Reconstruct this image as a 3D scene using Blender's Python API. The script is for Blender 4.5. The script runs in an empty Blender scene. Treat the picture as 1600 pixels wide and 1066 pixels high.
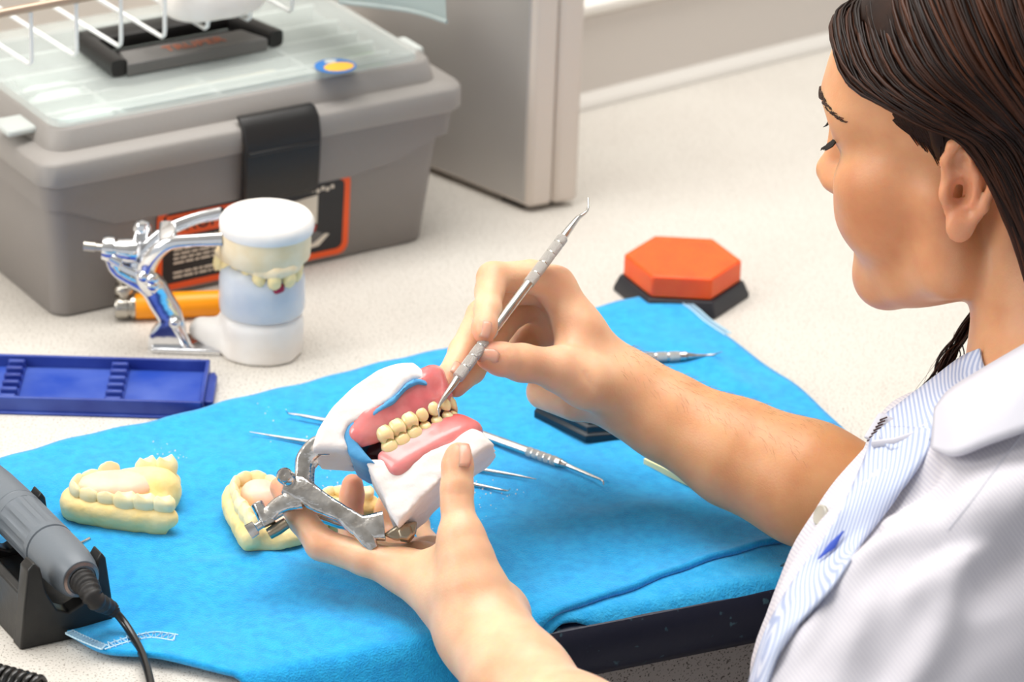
import bpy, bmesh, math, random
import numpy as np
from mathutils import Vector, Matrix
random.seed(7); RNG = np.random.default_rng(7)
S = bpy.context.scene
COL = S.collection
# ------------------------------------------------------------ camera (telephoto, standing height)
FPX, D0 = 5800.0, 2.46
TH, RO = math.radians(25), math.radians(2.0)
Fv = np.array([0, math.cos(TH), -math.sin(TH)]); U0 = np.array([0, math.sin(TH), math.cos(TH)]); R0 = np.array([1., 0, 0])
Rv = R0*math.cos(RO)+U0*math.sin(RO); Uv = U0*math.cos(RO)-R0*math.sin(RO); CP = -Fv*D0
cam = bpy.data.cameras.new('camera'); co = bpy.data.objects.new('camera', cam); COL.objects.link(co)
M = Matrix.Identity(4)
for i in range(3):
    M[i][0] = Rv[i]; M[i][1] = Uv[i]; M[i][2] = -Fv[i]; M[i][3] = CP[i]
co.matrix_world = M
cam.sensor_width = 36; cam.lens = FPX/1600*36; cam.clip_start = .05; cam.clip_end = 50
cam.dof.use_dof = True; cam.dof.focus_distance = D0-.33; cam.dof.aperture_fstop = 8.2; cam.dof.aperture_blades = 7
S.camera = co
# ------------------------------------------------------------ world, lights, exposure
W = bpy.data.worlds.new('world'); S.world = W; W.use_nodes = True
W.node_tree.nodes['Background'].inputs[0].default_value = (.93, .96, 1, 1)
W.node_tree.nodes['Background'].inputs[1].default_value = .52
def area(name, loc, target, sx, sy, watts, col):
    l = bpy.data.lights.new(name, 'AREA'); l.shape = 'RECTANGLE'; l.size = sx; l.size_y = sy; l.energy = watts; l.color = col
    o = bpy.data.objects.new(name, l); COL.objects.link(o); o.location = loc
    o.rotation_euler = (Vector(target)-Vector(loc)).to_track_quat('-Z', 'Y').to_euler(); return o
area('ceiling_light', (-.15, .05, 1.62), (-.1, -.05, 0), 1.6, .9, 25, (1, .985, .96))
area('window_light', (-1.95, -.75, 1.1), (.0, -.2, .05), 1.2, 1.0, 27, (1, .985, .96))
vs = S.view_settings; vs.view_transform = 'Standard'; vs.look = 'None'; vs.gamma = 1; vs.use_curve_mapping = False; vs.exposure = .48
S.cycles.max_bounces = 8; S.cycles.use_denoising = True

# ------------------------------------------------------------ placing helpers: photo pixel + height above worktop (or depth) -> point
def _ray(px, py): return Fv+(px-800)/FPX*Rv+(533-py)/FPX*Uv
def V(px, py, dep=0): return CP+(D0+dep)*_ray(px, py)
def G(px, py, z=0):
    r = _ray(px, py); return CP+r*((z-CP[2])/r[2])
def PXM(dep): return FPX/(D0+dep)      # pixels per metre at a depth
def PY(px, py, Y):                     # on the upright plane at world depth Y
    r = _ray(px, py); return CP+r*((Y-CP[1])/r[1])
def nrm(v): v = np.asarray(v, float); return v/np.linalg.norm(v)
def frame(o, ax, ay, az):
    o, ax, ay, az = map(np.asarray, (o, ax, ay, az))
    return lambda x, y, z: o+ax*x+ay*y+az*z

# ------------------------------------------------------------ materials
MATS = {}
def rgb(h):
    c = [int(h[i:i+2], 16)/255 for i in (0, 2, 4)]
    return tuple(x/12.92 if x <= .04045 else ((x+.055)/1.055)**2.4 for x in c)
def mat(name, col, rough=.5, metal=0, var=None, vscale=20, bump=0, bscale=60, sss=0, sssr=(1, .35, .2), trans=0, coat=0, sheen=0,
        stretch=None, vertex=None, spec=.5, ior=1.45, speck=None, emit=0, alpha=1):
    if name in MATS: return MATS[name]
    m = bpy.data.materials.new(name); m.use_nodes = True; nt = m.node_tree; N = nt.nodes; L = nt.links
    b = N['Principled BSDF']; c = rgb(col) if isinstance(col, str) else col
    b.inputs['Base Color'].default_value = (*c, 1); b.inputs['Roughness'].default_value = rough; b.inputs['Metallic'].default_value = metal
    b.inputs['Specular IOR Level'].default_value = spec; b.inputs['IOR'].default_value = ior
    if alpha < 1: b.inputs['Alpha'].default_value = alpha
    if trans: b.inputs['Transmission Weight'].default_value = trans
    if coat: b.inputs['Coat Weight'].default_value = coat
    if sheen: b.inputs['Sheen Weight'].default_value = sheen; b.inputs['Sheen Roughness'].default_value = .5
    if sss:
        b.inputs['Subsurface Weight'].default_value = 1; b.inputs['Subsurface Radius'].default_value = sssr; b.inputs['Subsurface Scale'].default_value = sss
    if emit: b.inputs['Emission Color'].default_value = (*c, 1); b.inputs['Emission Strength'].default_value = emit
    tc = N.new('ShaderNodeTexCoord'); src = tc.outputs['Object']
    if stretch:
        mp = N.new('ShaderNodeMapping'); mp.inputs['Scale'].default_value = stretch; L.new(src, mp.inputs[0]); src = mp.outputs[0]
    cur = None
    if vertex:
        a = N.new('ShaderNodeAttribute'); a.attribute_name = vertex; cur = a.outputs['Color']
    if var:
        n = N.new('ShaderNodeTexNoise'); n.inputs['Scale'].default_value = vscale; n.inputs['Detail'].default_value = 4; L.new(src, n.inputs['Vector'])
        r = N.new('ShaderNodeValToRGB'); r.color_ramp.elements[0].position = .35; r.color_ramp.elements[1].position = .68; L.new(n.outputs['Fac'], r.inputs[0])
        mx = N.new('ShaderNodeMixRGB'); L.new(r.outputs[0], mx.inputs[0])
        v = rgb(var) if isinstance(var, str) else var
        if cur: L.new(cur, mx.inputs[1])
        else: mx.inputs[1].default_value = (*c, 1)
        mx.inputs[2].default_value = (*v, 1); cur = mx.outputs[0]
        if vertex:
            mx.blend_type = 'MULTIPLY'
    if speck:
        sc_, th_, scol = speck
        n = N.new('ShaderNodeTexNoise'); n.inputs['Scale'].default_value = sc_; n.inputs['Detail'].default_value = 2; L.new(src, n.inputs['Vector'])
        r = N.new('ShaderNodeValToRGB'); r.color_ramp.elements[0].position = th_; r.color_ramp.elements[1].position = th_+.06; L.new(n.outputs['Fac'], r.inputs[0])
        mx = N.new('ShaderNodeMixRGB'); L.new(r.outputs[0], mx.inputs[0])
        if cur: L.new(cur, mx.inputs[1])
        else: mx.inputs[1].default_value = (*c, 1)
        mx.inputs[2].default_value = (*rgb(scol), 1); cur = mx.outputs[0]
    if cur: L.new(cur, b.inputs['Base Color'])
    if bump:
        n = N.new('ShaderNodeTexNoise'); n.inputs['Scale'].default_value = bscale; n.inputs['Detail'].default_value = 5; L.new(src, n.inputs['Vector'])
        bp = N.new('ShaderNodeBump'); bp.inputs['Strength'].default_value = bump; bp.inputs['Distance'].default_value = .002
        L.new(n.outputs['Fac'], bp.inputs['Height']); L.new(bp.outputs[0], b.inputs['Normal'])
    MATS[name] = m; return m

# ------------------------------------------------------------ mesh builder
class MB:
    def __init__(s): s.v = []; s.f = []
    def add(s, vs, fs):
        k = len(s.v); s.v += [tuple(map(float, p)) for p in vs]; s.f += [tuple(i+k for i in f) for f in fs]; return s
    def box(s, o, ax, ay, az):
        o, ax, ay, az = map(np.asarray, (o, ax, ay, az))
        p = [o, o+ax, o+ax+ay, o+ay]; p += [q+az for q in p]
        f = [(0, 3, 2, 1), (4, 5, 6, 7), (0, 1, 5, 4), (1, 2, 6, 5), (2, 3, 7, 6), (3, 0, 4, 7)]
        if np.dot(np.cross(ax, ay), az) < 0: f = [t[::-1] for t in f]
        return s.add(p, f)
    def loft(s, rings, cap=True, closed=True):
        n = len(rings[0]); vs = [p for r in rings for p in r]; fs = []
        for i in range(len(rings)-1):
            for j in range(n if closed else n-1):
                k = (j+1) % n; fs.append((i*n+j, i*n+k, (i+1)*n+k, (i+1)*n+j))
        if cap: fs.append(tuple(range(n))[::-1]); fs.append(tuple((len(rings)-1)*n+j for j in range(n)))
        return s.add(vs, fs)
    def tube(s, path, rad, n=10, up=(0, 0, 1), sq=2.0, cap=True):
        P = [np.asarray(p, float) for p in path]; m = len(P)
        if np.isscalar(rad): rad = [rad]*m
        rings = []
        up = np.asarray(up, float); prev = None
        for i in range(m):
            t = nrm(P[min(i+1, m-1)]-P[max(i-1, 0)])
            if prev is None:
                a = up-t*np.dot(up, t)
                if np.linalg.norm(a) < 1e-4: a = np.array([1, 0, 0])-t*t[0]
            else: a = prev-t*np.dot(prev, t)
            a = nrm(a); prev = a; b = np.cross(t, a)
            ra, rb = (rad[i], rad[i]) if np.isscalar(rad[i]) else rad[i]
            ring = []
            for j in range(n):
                w = 2*math.pi*j/n+(math.pi/n if n == 4 else 0); c, d = math.cos(w), math.sin(w)
                c = math.copysign(abs(c)**(2/sq), c); d = math.copysign(abs(d)**(2/sq), d)
                ring.append(P[i]+a*c*ra+b*d*rb)
            rings.append(ring)
        return s.loft(rings, cap)
    def lathe(s, o, axis, prof, n=20, squash=1.0, ref=(0.13, .2, 1)):
        o = np.asarray(o, float); z = nrm(axis); x = nrm(np.cross(ref, z)) if np.linalg.norm(np.cross(ref, z)) > 1e-3 else np.array([1., 0, 0]); y = np.cross(z, x)
        rings = [[o+z*h+(x*math.cos(2*math.pi*j/n)+y*math.sin(2*math.pi*j/n)*squash)*r for j in range(n)] for r, h in prof]
        return s.loft(rings)
    def grid(s, P):   # P[i][j] points -> quads
        n = len(P[0]); vs = [p for r in P for p in r]
        return s.add(vs, [(i*n+j, i*n+j+1, (i+1)*n+j+1, (i+1)*n+j) for i in range(len(P)-1) for j in range(n-1)])
    def prism(s, poly, ext):
        a = [np.asarray(p, float) for p in poly]; return s.loft([a, [p+np.asarray(ext) for p in a]])
def catmull(pts, per=6):
    P = [np.asarray(p, float) for p in pts]; Q = [2*P[0]-P[1]]+P+[2*P[-1]-P[-2]]; out = []
    for i in range(1, len(Q)-2):
        a, b, c, d = Q[i-1:i+3]
        for k in range(per):
            t = k/per; out.append(.5*((2*b)+(c-a)*t+(2*a-5*b+4*c-d)*t*t+(3*b-a-3*c+d)*t**3))
    out.append(P[-1]); return out
def lerpn(vals, per=6):
    out = []
    for i in range(len(vals)-1):
        for k in range(per): out.append(vals[i]+(vals[i+1]-vals[i])*k/per)
    out.append(vals[-1]); return out

# ------------------------------------------------------------ objects
WM = {}
def tag(o, label=None, cat=None, group=None, kind=None):
    if label: o['label'] = label
    if cat: o['category'] = cat
    if group: o['group'] = group
    if kind: o['kind'] = kind
    return o
def thing(name, label, cat, loc, group=None):
    o = bpy.data.objects.new(name, None); COL.objects.link(o); o.empty_display_size = .02
    o.location = Vector(loc); WM[o.name] = np.asarray(loc, float); return tag(o, label, cat, group)
import time
T0 = time.time()
def lap(s): pass
def obj(name, mb, m, parent=None, smooth=True, bevel=0, sub=0, solid=0, seg=2, colors=None, angle=35, origin=None):
    v = np.array(mb.v, float) if isinstance(mb, MB) else mb[0]; f = mb.f if isinstance(mb, MB) else mb[1]
    if parent is not None: org = WM[parent.name]
    elif origin is not None: org = np.asarray(origin, float)
    else: org = np.array([v[:, 0].mean(), v[:, 1].mean(), v[:, 2].min()])
    me = bpy.data.meshes.new(name); me.from_pydata((v-org).tolist(), [], f if isinstance(f, list) else f.tolist())
    if isinstance(mb, MB):
        bm = bmesh.new(); bm.from_mesh(me); bmesh.ops.recalc_face_normals(bm, faces=bm.faces); bm.to_mesh(me); bm.free()
    me.materials.append(MATS[m] if isinstance(m, str) else m)
    if smooth: me.polygons.foreach_set('use_smooth', [True]*len(me.polygons))
    if colors is not None:
        ca = me.color_attributes.new('Col', 'FLOAT_COLOR', 'POINT'); c = np.ones((len(v), 4)); c[:, :3] = colors; ca.data.foreach_set('color', c.ravel())
    o = bpy.data.objects.new(name, me); COL.objects.link(o)
    if parent is not None: o.parent = parent
    else: o.location = Vector(org)
    WM[o.name] = org
    if solid: md = o.modifiers.new('solid', 'SOLIDIFY'); md.thickness = solid; md.offset = 0
    if bevel:
        md = o.modifiers.new('bevel', 'BEVEL'); md.width = bevel; md.segments = seg; md.limit_method = 'ANGLE'; md.angle_limit = math.radians(angle)
        md.harden_normals = False
    if sub: md = o.modifiers.new('sub', 'SUBSURF'); md.levels = sub; md.render_levels = sub
    if smooth and not sub:
        try: me.set_sharp_from_angle(angle=math.radians(angle+10))
        except Exception: pass
    return o
def text(name, body, size, o, ax, ay, m, parent, ext=.0002):
    cu = bpy.data.curves.new(name, 'FONT'); cu.body = body; cu.size = size; cu.extrude = ext; cu.align_x = 'CENTER'; cu.align_y = 'CENTER'
    t0 = bpy.data.objects.new(name, cu); COL.objects.link(t0); dg = bpy.context.evaluated_depsgraph_get()
    me = bpy.data.meshes.new_from_object(t0.evaluated_get(dg)); bpy.data.objects.remove(t0); bpy.data.curves.remove(cu)
    me.materials.clear(); me.materials.append(MATS[m]); t = bpy.data.objects.new(name, me); COL.objects.link(t); t.parent = parent
    ax, ay = nrm(ax), np.asarray(ay, float); ay = nrm(ay-ax*np.dot(ax, ay)); az = np.cross(ax, ay); q = np.asarray(o)-WM[parent.name]
    mm = Matrix.Identity(4)
    for i in range(3): mm[i][0] = ax[i]; mm[i][1] = ay[i]; mm[i][2] = az[i]; mm[i][3] = q[i]
    t.matrix_local = mm; WM[t.name] = np.asarray(o); return t

# ------------------------------------------------------------ signed-distance modelling -> one continuous mesh (surface nets)
class Cone:    # tapered capsule, optionally flattened along an axis
    def __init__(s, a, b, ra, rb=None, flat=None): s.a = np.asarray(a, float); s.b = np.asarray(b, float); s.ra = ra; s.rb = ra if rb is None else rb; s.flat = flat
    def d(s, P):
        ab = s.b-s.a; q = P-s.a
        if s.flat is not None:
            n, k = s.flat; n = nrm(n); q = q+np.outer(q@n, n)*(1/k-1); ab = ab+n*np.dot(ab, n)*(1/k-1)
        h = np.clip(q@ab/max(ab@ab, 1e-12), 0, 1)
        r = np.linalg.norm(q-h[:, None]*ab, axis=1)-(s.ra+(s.rb-s.ra)*h)
        return r*(min(1, s.flat[1]) if s.flat is not None else 1)
    def prune(s, c, r): return s
class Ell:
    def __init__(s, c, r, R=None): s.c = np.asarray(c, float); s.r = np.asarray(r, float); s.R = np.eye(3) if R is None else np.asarray(R)   # rows of R = axes
    def d(s, P):
        q = (P-s.c)@s.R.T; k0 = np.linalg.norm(q/s.r, axis=1); k1 = np.linalg.norm(q/s.r**2, axis=1)
        return np.where(k1 < 1e-9, -s.r.min(), k0*(k0-1)/np.maximum(k1, 1e-9))
    def prune(s, c, r): return s
class Box:
    def __init__(s, c, h, R=None, rd=.002): s.c = np.asarray(c, float); s.h = np.asarray(h, float); s.R = np.eye(3) if R is None else np.asarray(R); s.rd = rd
    def d(s, P):
        q = np.abs((P-s.c)@s.R.T)-s.h+s.rd
        return np.linalg.norm(np.maximum(q, 0), axis=1)+np.minimum(q.max(axis=1), 0)-s.rd
    def prune(s, c, r): return s
class Ext:    # 2-D polygon in the frame (o; ax, ay), extruded +-h along az, edges rounded by rd
    def __init__(s, poly, o, ax, ay, az, h, rd=.001, h0=None): s.p = np.asarray(poly, float); s.o = np.asarray(o, float); s.A = np.array([ax, ay, az]); s.h = h; s.rd = rd
    def d(s, P):
        q = (P-s.o)@s.A.T; x = q[:, :2]; v = s.p; n = len(v); best = np.full(len(x), 1e9); sg = np.ones(len(x))
        for i in range(n):
            a, b = v[i], v[i-1]; e = b-a; w = x-a; t = np.clip((w@e)/(e@e), 0, 1); r = w-t[:, None]*e; best = np.minimum(best, (r*r).sum(1))
            c1 = x[:, 1] >= a[1]; c2 = x[:, 1] < b[1]; c3 = e[0]*w[:, 1] > e[1]*w[:, 0]
            f = (c1 & c2 & c3) | (~c1 & ~c2 & ~c3); sg = np.where(f, -sg, sg)
        d2 = sg*np.sqrt(best)+s.rd; dz = np.abs(q[:, 2])-s.h+s.rd
        return np.minimum(np.maximum(d2, dz), 0)+np.hypot(np.maximum(d2, 0), np.maximum(dz, 0))-s.rd
    def prune(s, c, r): return s
class Half:    # half space: inside where (p-o).n < 0
    def __init__(s, o, n): s.o = np.asarray(o, float); s.n = nrm(n)
    def d(s, P): return (P-s.o)@s.n
    def prune(s, c, r): return s
def smin(a, b, k):
    h = np.maximum(k-np.abs(a-b), 0)/k; return np.minimum(a, b)-h*h*k*.25
class Uni:
    def __init__(s, ch, k=0): s.ch = ch; s.k = k
    def d(s, P):
        r = s.ch[0].d(P)
        for c in s.ch[1:]: r = smin(r, c.d(P), s.k) if s.k > 0 else np.minimum(r, c.d(P))
        return r
    def prune(s, c, r):
        v = [x.d(c)[0] for x in s.ch]; m = min(v)
        keep = [x.prune(c, r) for x, w in zip(s.ch, v) if w < m+2.2*r+s.k]
        return keep[0] if len(keep) == 1 else Uni(keep, s.k)
class Sub:
    def __init__(s, a, b, k=.001): s.a, s.b, s.k = a, b, k
    def d(s, P): return -smin(-s.a.d(P), s.b.d(P), s.k)
    def prune(s, c, r):
        if s.b.d(c)[0] > 1.6*r+s.k: return s.a.prune(c, r)
        return Sub(s.a.prune(c, r), s.b.prune(c, r), s.k)
class Int:
    def __init__(s, ch, k=.001): s.ch = ch; s.k = k
    def d(s, P):
        r = s.ch[0].d(P)
        for c in s.ch[1:]: r = -smin(-r, -c.d(P), s.k)
        return r
    def prune(s, c, r): return Int([x.prune(c, r) for x in s.ch], s.k)
class Disp:
    def __init__(s, a, fn): s.a, s.fn = a, fn
    def d(s, P): return s.a.d(P)+s.fn(P)
    def prune(s, c, r): return Disp(s.a.prune(c, r), s.fn)
def wob(P, sc, amp, seed=0):    # smooth pseudo-noise from a few sines
    g = np.random.default_rng(seed); r = 0
    for i in range(7):
        w = g.normal(size=3)*sc*(.6+.25*i); r = r+np.sin(P@w+g.uniform(0, 6.28))/(1+.35*i)
    return r*amp/2.2
def sdf(node, lo, hi, h, smooth=2):
    B = 12; lo = np.asarray(lo, float); hi = np.asarray(hi, float)
    nb = np.ceil((hi-lo)/(h*B)).astype(int); half = h*B/2; rad = half*math.sqrt(3)
    ii = np.stack(np.meshgrid(*[np.arange(n) for n in nb], indexing='ij'), -1).reshape(-1, 3)
    SB = 4; sup = {}; act = []; nodes = []
    for b in ii: sup.setdefault(tuple(b//SB), []).append(b)
    for sb, bs in sup.items():
        bs = np.array(bs); c = lo+(np.array(sb)+.5)*h*B*SB; r_ = half*SB*math.sqrt(3)
        if abs(node.d(c[None])[0]) > r_*1.6: continue
        n2 = node.prune(c[None], r_); dc = n2.d(lo+(bs+.5)*h*B)
        for b in bs[np.abs(dc) < rad*1.45]: act.append(b); nodes.append(n2)
    ax = np.arange(B+1); loc = np.stack(np.meshgrid(ax, ax, ax, indexing='ij'), -1).reshape(-1, 3)
    keys = []; pts = []; quads = []; BIG = 1 << 20
    def key(i): return (i[:, 0]*BIG+i[:, 1])*BIG+i[:, 2]
    for b, n2 in zip(act, nodes):
        c = lo+(b+.5)*h*B; nd = n2.prune(c[None], rad); idx = b*B+loc; P = lo+idx*h; d = nd.d(P).reshape(B+1, B+1, B+1)
        s_ = d < 0
        if s_.all() or not s_.any(): continue
        cnt = np.zeros((B, B, B)); acc = np.zeros((B, B, B, 3))
        for axis in range(3):
            o1, o2 = [a for a in range(3) if a != axis]
            A = [slice(0, B+1)]*3; A[axis] = slice(0, B); Bs = [slice(0, B+1)]*3; Bs[axis] = slice(1, B+1)
            da, db = d[tuple(A)], d[tuple(Bs)]; cr = (da < 0) != (db < 0)
            t = np.where(cr, da/np.where(cr, da-db, 1), 0)
            for u in (0, 1):
                for w in (0, 1):
                    sl = [slice(0, B)]*3; sl[o1] = slice(u, B+u); sl[o2] = slice(w, B+w)
                    k = cr[tuple(sl)]; cnt += k
                    acc[..., axis] += np.where(k, t[tuple(sl)], 0); acc[..., o1] += k*u; acc[..., o2] += k*w
            own = [slice(0, B)]*3; e = np.argwhere(cr[tuple(own)])
            if len(e):
                g = b*B+e; u1 = np.zeros(3, int); u1[o1] = 1; u2 = np.zeros(3, int); u2[o2] = 1
                q = np.stack([key(g+BIG//4), key(g-u1+BIG//4), key(g-u1-u2+BIG//4), key(g-u2+BIG//4)], 1)
                flip = (da[tuple(own)][tuple(e.T)] < 0) != (axis == 1)
                q[~flip] = q[~flip][:, ::-1]; quads.append(q)
        m = cnt > 0; e = np.argwhere(m)
        keys.append(key(b*B+e+BIG//4)); pts.append(lo+(b*B+e+acc[m]/cnt[m][:, None])*h)
    keys = np.concatenate(keys); pts = np.concatenate(pts); quads = np.concatenate(quads)
    o = np.argsort(keys); keys, pts = keys[o], pts[o]
    f = np.searchsorted(keys, quads); f = np.minimum(f, len(keys)-1); ok = (keys[f] == quads).all(1); f = f[ok]
    for _ in range(smooth):
        acc = np.zeros_like(pts); cn = np.zeros(len(pts))
        for a, b_ in ((0, 1), (1, 2), (2, 3), (3, 0)):
            np.add.at(acc, f[:, a], pts[f[:, b_]]); np.add.at(cn, f[:, a], 1); np.add.at(acc, f[:, b_], pts[f[:, a]]); np.add.at(cn, f[:, b_], 1)
        pts = np.where(cn[:, None] > 0, pts*.45+.55*acc/np.maximum(cn, 1)[:, None], pts)
    a, b_, c_, d_ = (pts[f[:, i]] for i in range(4))
    if np.einsum('ij,ij->i', a, np.cross(b_-a, c_-a)).sum()+0*d_.sum() and np.einsum('ij,ij->i', a-pts.mean(0), np.cross(c_-a, d_-b_)).sum() < 0: f = f[:, ::-1]
    return pts, f
# ================================================================ THE ROOM
mat('laminate', 'd6d1c8', .5, speck=(700, .58, '9f978c'), var='d1cbc2', vscale=9)
mat('laminate_grey', '97908a', .6, speck=(700, .58, '4e4844'))
mat('wall_paint', 'd9d2ca', .8, var='d3ccc3', vscale=3); mat('ledge_paint', 'd8d0c8', .6); mat('white_trim', 'ece7df', .5)
mat('floor_vinyl', '8d8a86', .7, var='7c7874', vscale=8); mat('ceiling_tile', 'e8e6e2', .9)
mat('navy_edge', '10152c', .38, speck=(140, .68, '3b5b66'), bump=.2, bscale=80); mat('black_rubber', '141312', .55)
def dirv(deg): return np.array([math.cos(math.radians(deg)), math.sin(math.radians(deg)), 0.])
ZZ = np.array([0, 0, 1.])
WA = G(915, 165); DL = nrm(G(1295, 70)-WA); NL = np.array([-DL[1], DL[0], 0])           # foot of the ledge behind the worktop
DE = dirv(25); NE = np.array([-DE[1], DE[0], 0]); E0 = G(1000, 948)                        # front edge of the worktop
FZ = -.9
bk = WA+NL*.30
b = MB().box(bk-DL*2.6+ZZ*FZ, DL*5.2, NL*.1, ZZ*2.7); tag(obj('wall_back', b, 'wall_paint', smooth=False), kind='structure')
b = MB().box((-3, -4, FZ-.05), (6, 0, 0), (0, 7.2, 0), (0, 0, .05)); tag(obj('floor', b, 'floor_vinyl', smooth=False), kind='structure')
b = MB().box((-3, -4, 1.75), (6, 0, 0), (0, 7.2, 0), (0, 0, .05)); tag(obj('ceiling', b, 'ceiling_tile', smooth=False), kind='structure')
# worktop: slab, rounded navy front edge, ledge with its white bead, grey front panel
wt = thing('countertop', 'long cream speckled laminate worktop with navy front edge, everything on the bench stands on it', 'worktop', E0+ZZ*FZ)
p = [E0-DE*1.4, E0+DE*1.3, bk+DL*1.35, bk-DL*1.6]
obj('slab', MB().prism([q-ZZ*.036 for q in p], ZZ*.036), 'laminate', wt, smooth=False)
prof = [(0, -.0005), (-.007, -.0025), (-.0105, -.009), (-.011, -.019), (-.0095, -.030), (-.005, -.0365), (0, -.038)]
obj('edge_band', MB().loft([[E0+DE*t+NE*a+ZZ*z for a, z in prof] for t in np.linspace(-1.4, 1.3, 28)]), 'navy_edge', wt)
obj('front_panel', MB().box(E0-DE*1.4+NE*.012-ZZ*.5, DE*2.7, NE*.018, ZZ*.464), 'laminate_grey', wt, smooth=False)
o0 = WA-DL*.10
lg = thing('ledge', 'low pale boxed ledge with white bead running along the back of the worktop', 'ledge', o0)
obj('ledge_box', MB().box(o0, DL*1.4, NL*.295, ZZ*.074), 'ledge_paint', lg, bevel=.003)
obj('top_board', MB().box(o0-NL*.006+ZZ*.0745, DL*1.4, NL*.30, ZZ*.010), 'white_trim', lg, bevel=.003)
obj('foot_bead', MB().loft([[o0+DL*t-NL*a+ZZ*z for a, z in [(0, .0005), (.008, .0005), (.0078, .004), (.005, .008), (0, .011)]] for t in (0, .7, 1.4)]), 'white_trim', lg)

# ================================================================ TOOLBOX
mat('box_grey', '8a8480', .5, var='85807b', vscale=6, bump=.08, bscale=300); mat('lid_grey', '96918c', .48, bump=.06, bscale=300)
mat('latch_black', '1c1a19', .45, bump=.1, bscale=200); mat('tray_pale', 'c3c8c4', .5); mat('tray_floor_pale', '8f9490', .6); mat('hazed_plastic', 'eef6f2', .12, alpha=.30)  # cover plastic: its milky white stands in for window haze reflected on the lid
mat('orange_print', 'f65f25', .5); mat('dark_print', '2b2a2b', .5); mat('white_print', 'e6dccb', .5); mat('grey_print', '6a6866', .5)
mat('red_print', 'b33b33', .5); mat('green_plastic', '7fae63', .5); mat('teal_plastic', '8fc8c4', .5); mat('navy_plastic', '33415c', .5); mat('cream_plastic', 'ece2c4', .5)
mat('blue_print', '2d74bd', .4); mat('yellow_print', 'f6b73c', .4); mat('orange_soft', 'c9714d', .5)
TO = G(88, 500); tu = dirv(32.8); tv = dirv(123.5); L_, W_ = .2856, .175
tb = thing('toolbox', 'grey plastic toolbox with black latch, clear organiser lid and orange label', 'toolbox', TO)
T = lambda u, v, z: TO+tu*u+tv*v+ZZ*z
def rrect(u0, u1, v0, v1, r, z, n=5):
    out = []
    for cx, cy, a0 in ((u1-r, v0+r, -90), (u1-r, v1-r, 0), (u0+r, v1-r, 90), (u0+r, v0+r, 180)):
        for k in range(n+1):
            a = math.radians(a0+90*k/n); out.append(T(cx+r*math.cos(a), cy+r*math.sin(a), z))
    return out
def ring(e, z, r=.012, er=None): er = e if er is None else er; return rrect(-e, L_+er, -e, W_+e, r, z)
obj('lower_body', MB().loft([ring(-.002, 0), ring(0, .002), ring(.004, .076, er=.009), ring(.004, .09, er=.009)]), 'box_grey', tb)
# upper apron whose lower edge dips in the middle of the long sides
def apron(z, e, er, dip):
    pts = []
    for q in rrect(-e, L_+er, -e, W_+e, .013, 0, 6): pts.append(q)
    out = []
    n = len(pts)
    for i in range(n):
        a, c = pts[i], pts[(i+1) % n]
        for k in range(8 if np.linalg.norm(a-c) > .03 else 1):
            q = a+(c-a)*k/8; u = np.dot(q-TO, tu)/L_
            w = max(0., min(1., min(u, 1-u)/.16)); w = w*w*(3-2*w)
            out.append(q+ZZ*(z-dip*w))
    return out
obj('upper_body', MB().loft([apron(.079, .0045, .011, .017), apron(.081, .0085, .017, .017), apron(.1, .0095, .019, .0)]), 'box_grey', tb)
obj('lid_rim', MB().loft([ring(.012, .099, .014, .022), ring(.0135, .101, .014, .0235), ring(.0135, .114, .014, .0235), ring(.012, .1165, .014, .022), ring(.001, .119, .014, .009), ring(-.002, .132, .014, .006), ring(-.004, .134, .014, .004), ring(-.01, .134, .01, -.002), ring(-.01, .122, .01, -.002)]), 'lid_grey', tb)
obj('compartment_floor', MB().box(T(.004, .004, .1221), tu*(L_-.008), tv*(W_-.008), ZZ*.0003), 'tray_floor_pale', tb, smooth=False)
for v in (.03, .052, .074, .1, .135): obj('divider', MB().box(T(.01, v, .1225), tu*(L_-.024), tv*.003, ZZ*.011), 'tray_pale', tb, smooth=False)
for u in (.055, .13, .205): obj('divider', MB().box(T(u, .01, .1225), tu*.002, tv*.06, ZZ*.0105), 'tray_pale', tb, smooth=False)
cv = obj('clear_cover', MB().loft([rrect(.004, L_-.004, .004, W_-.004, .01, .1342), rrect(.004, L_-.004, .004, W_-.004, .01, .1395), rrect(.006, L_-.006, .006, W_-.006, .01, .141)]), 'hazed_plastic', tb)
obj('cover_latch', MB().box(T(-.019, .026, .124), tu*.022, tv*.026, ZZ*.005), 'tray_pale', cv, bevel=.002)
obj('cover_latch', MB().box(T(L_+.002, .03, .122), tu*.012, tv*.026, ZZ*.010), 'tray_pale', cv, bevel=.002)
# carrying handle folded on the lid: black ring with a grey lettered panel inside
hz = .1415
h4 = [G(132, 80, hz), G(187, 120, hz), G(432, 74, hz), G(352, 40, hz)]
hb = MB()
bar = lambda a, c, w: hb.tube([a, a*.5+c*.5, c], [(w, .006)]*3, 12, up=np.cross(c-a, ZZ), sq=4)
up_ = ZZ*.0062
bar(h4[0]+up_, h4[3]+up_, .011); bar(h4[0]+up_, h4[1]+up_, .006); bar(h4[3]+up_, h4[2]+up_, .006)
hn = obj('carry_handle', hb, 'latch_black', tb)
ins = lambda s, t: (h4[0]*(1-t)+h4[1]*t)*(1-s)+(h4[3]*(1-t)+h4[2]*t)*s
obj('handle_recess', MB().prism([ins(.02, .2), ins(.98, .2), ins(.98, .72), ins(.02, .72)], ZZ*.0012), 'latch_black', tb, smooth=False)
pn = obj('handle_panel', MB().prism([ins(.09, .6), ins(.9, .6), ins(.93, 1.05), ins(.04, 1.05)], ZZ*.009), 'grey_print', tb, bevel=.001)
text('panel_lettering', 'TRUPER', .013, ins(.52, .82)+ZZ*.0094, h4[3]-h4[0], tv, 'orange_soft', tb)
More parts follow.
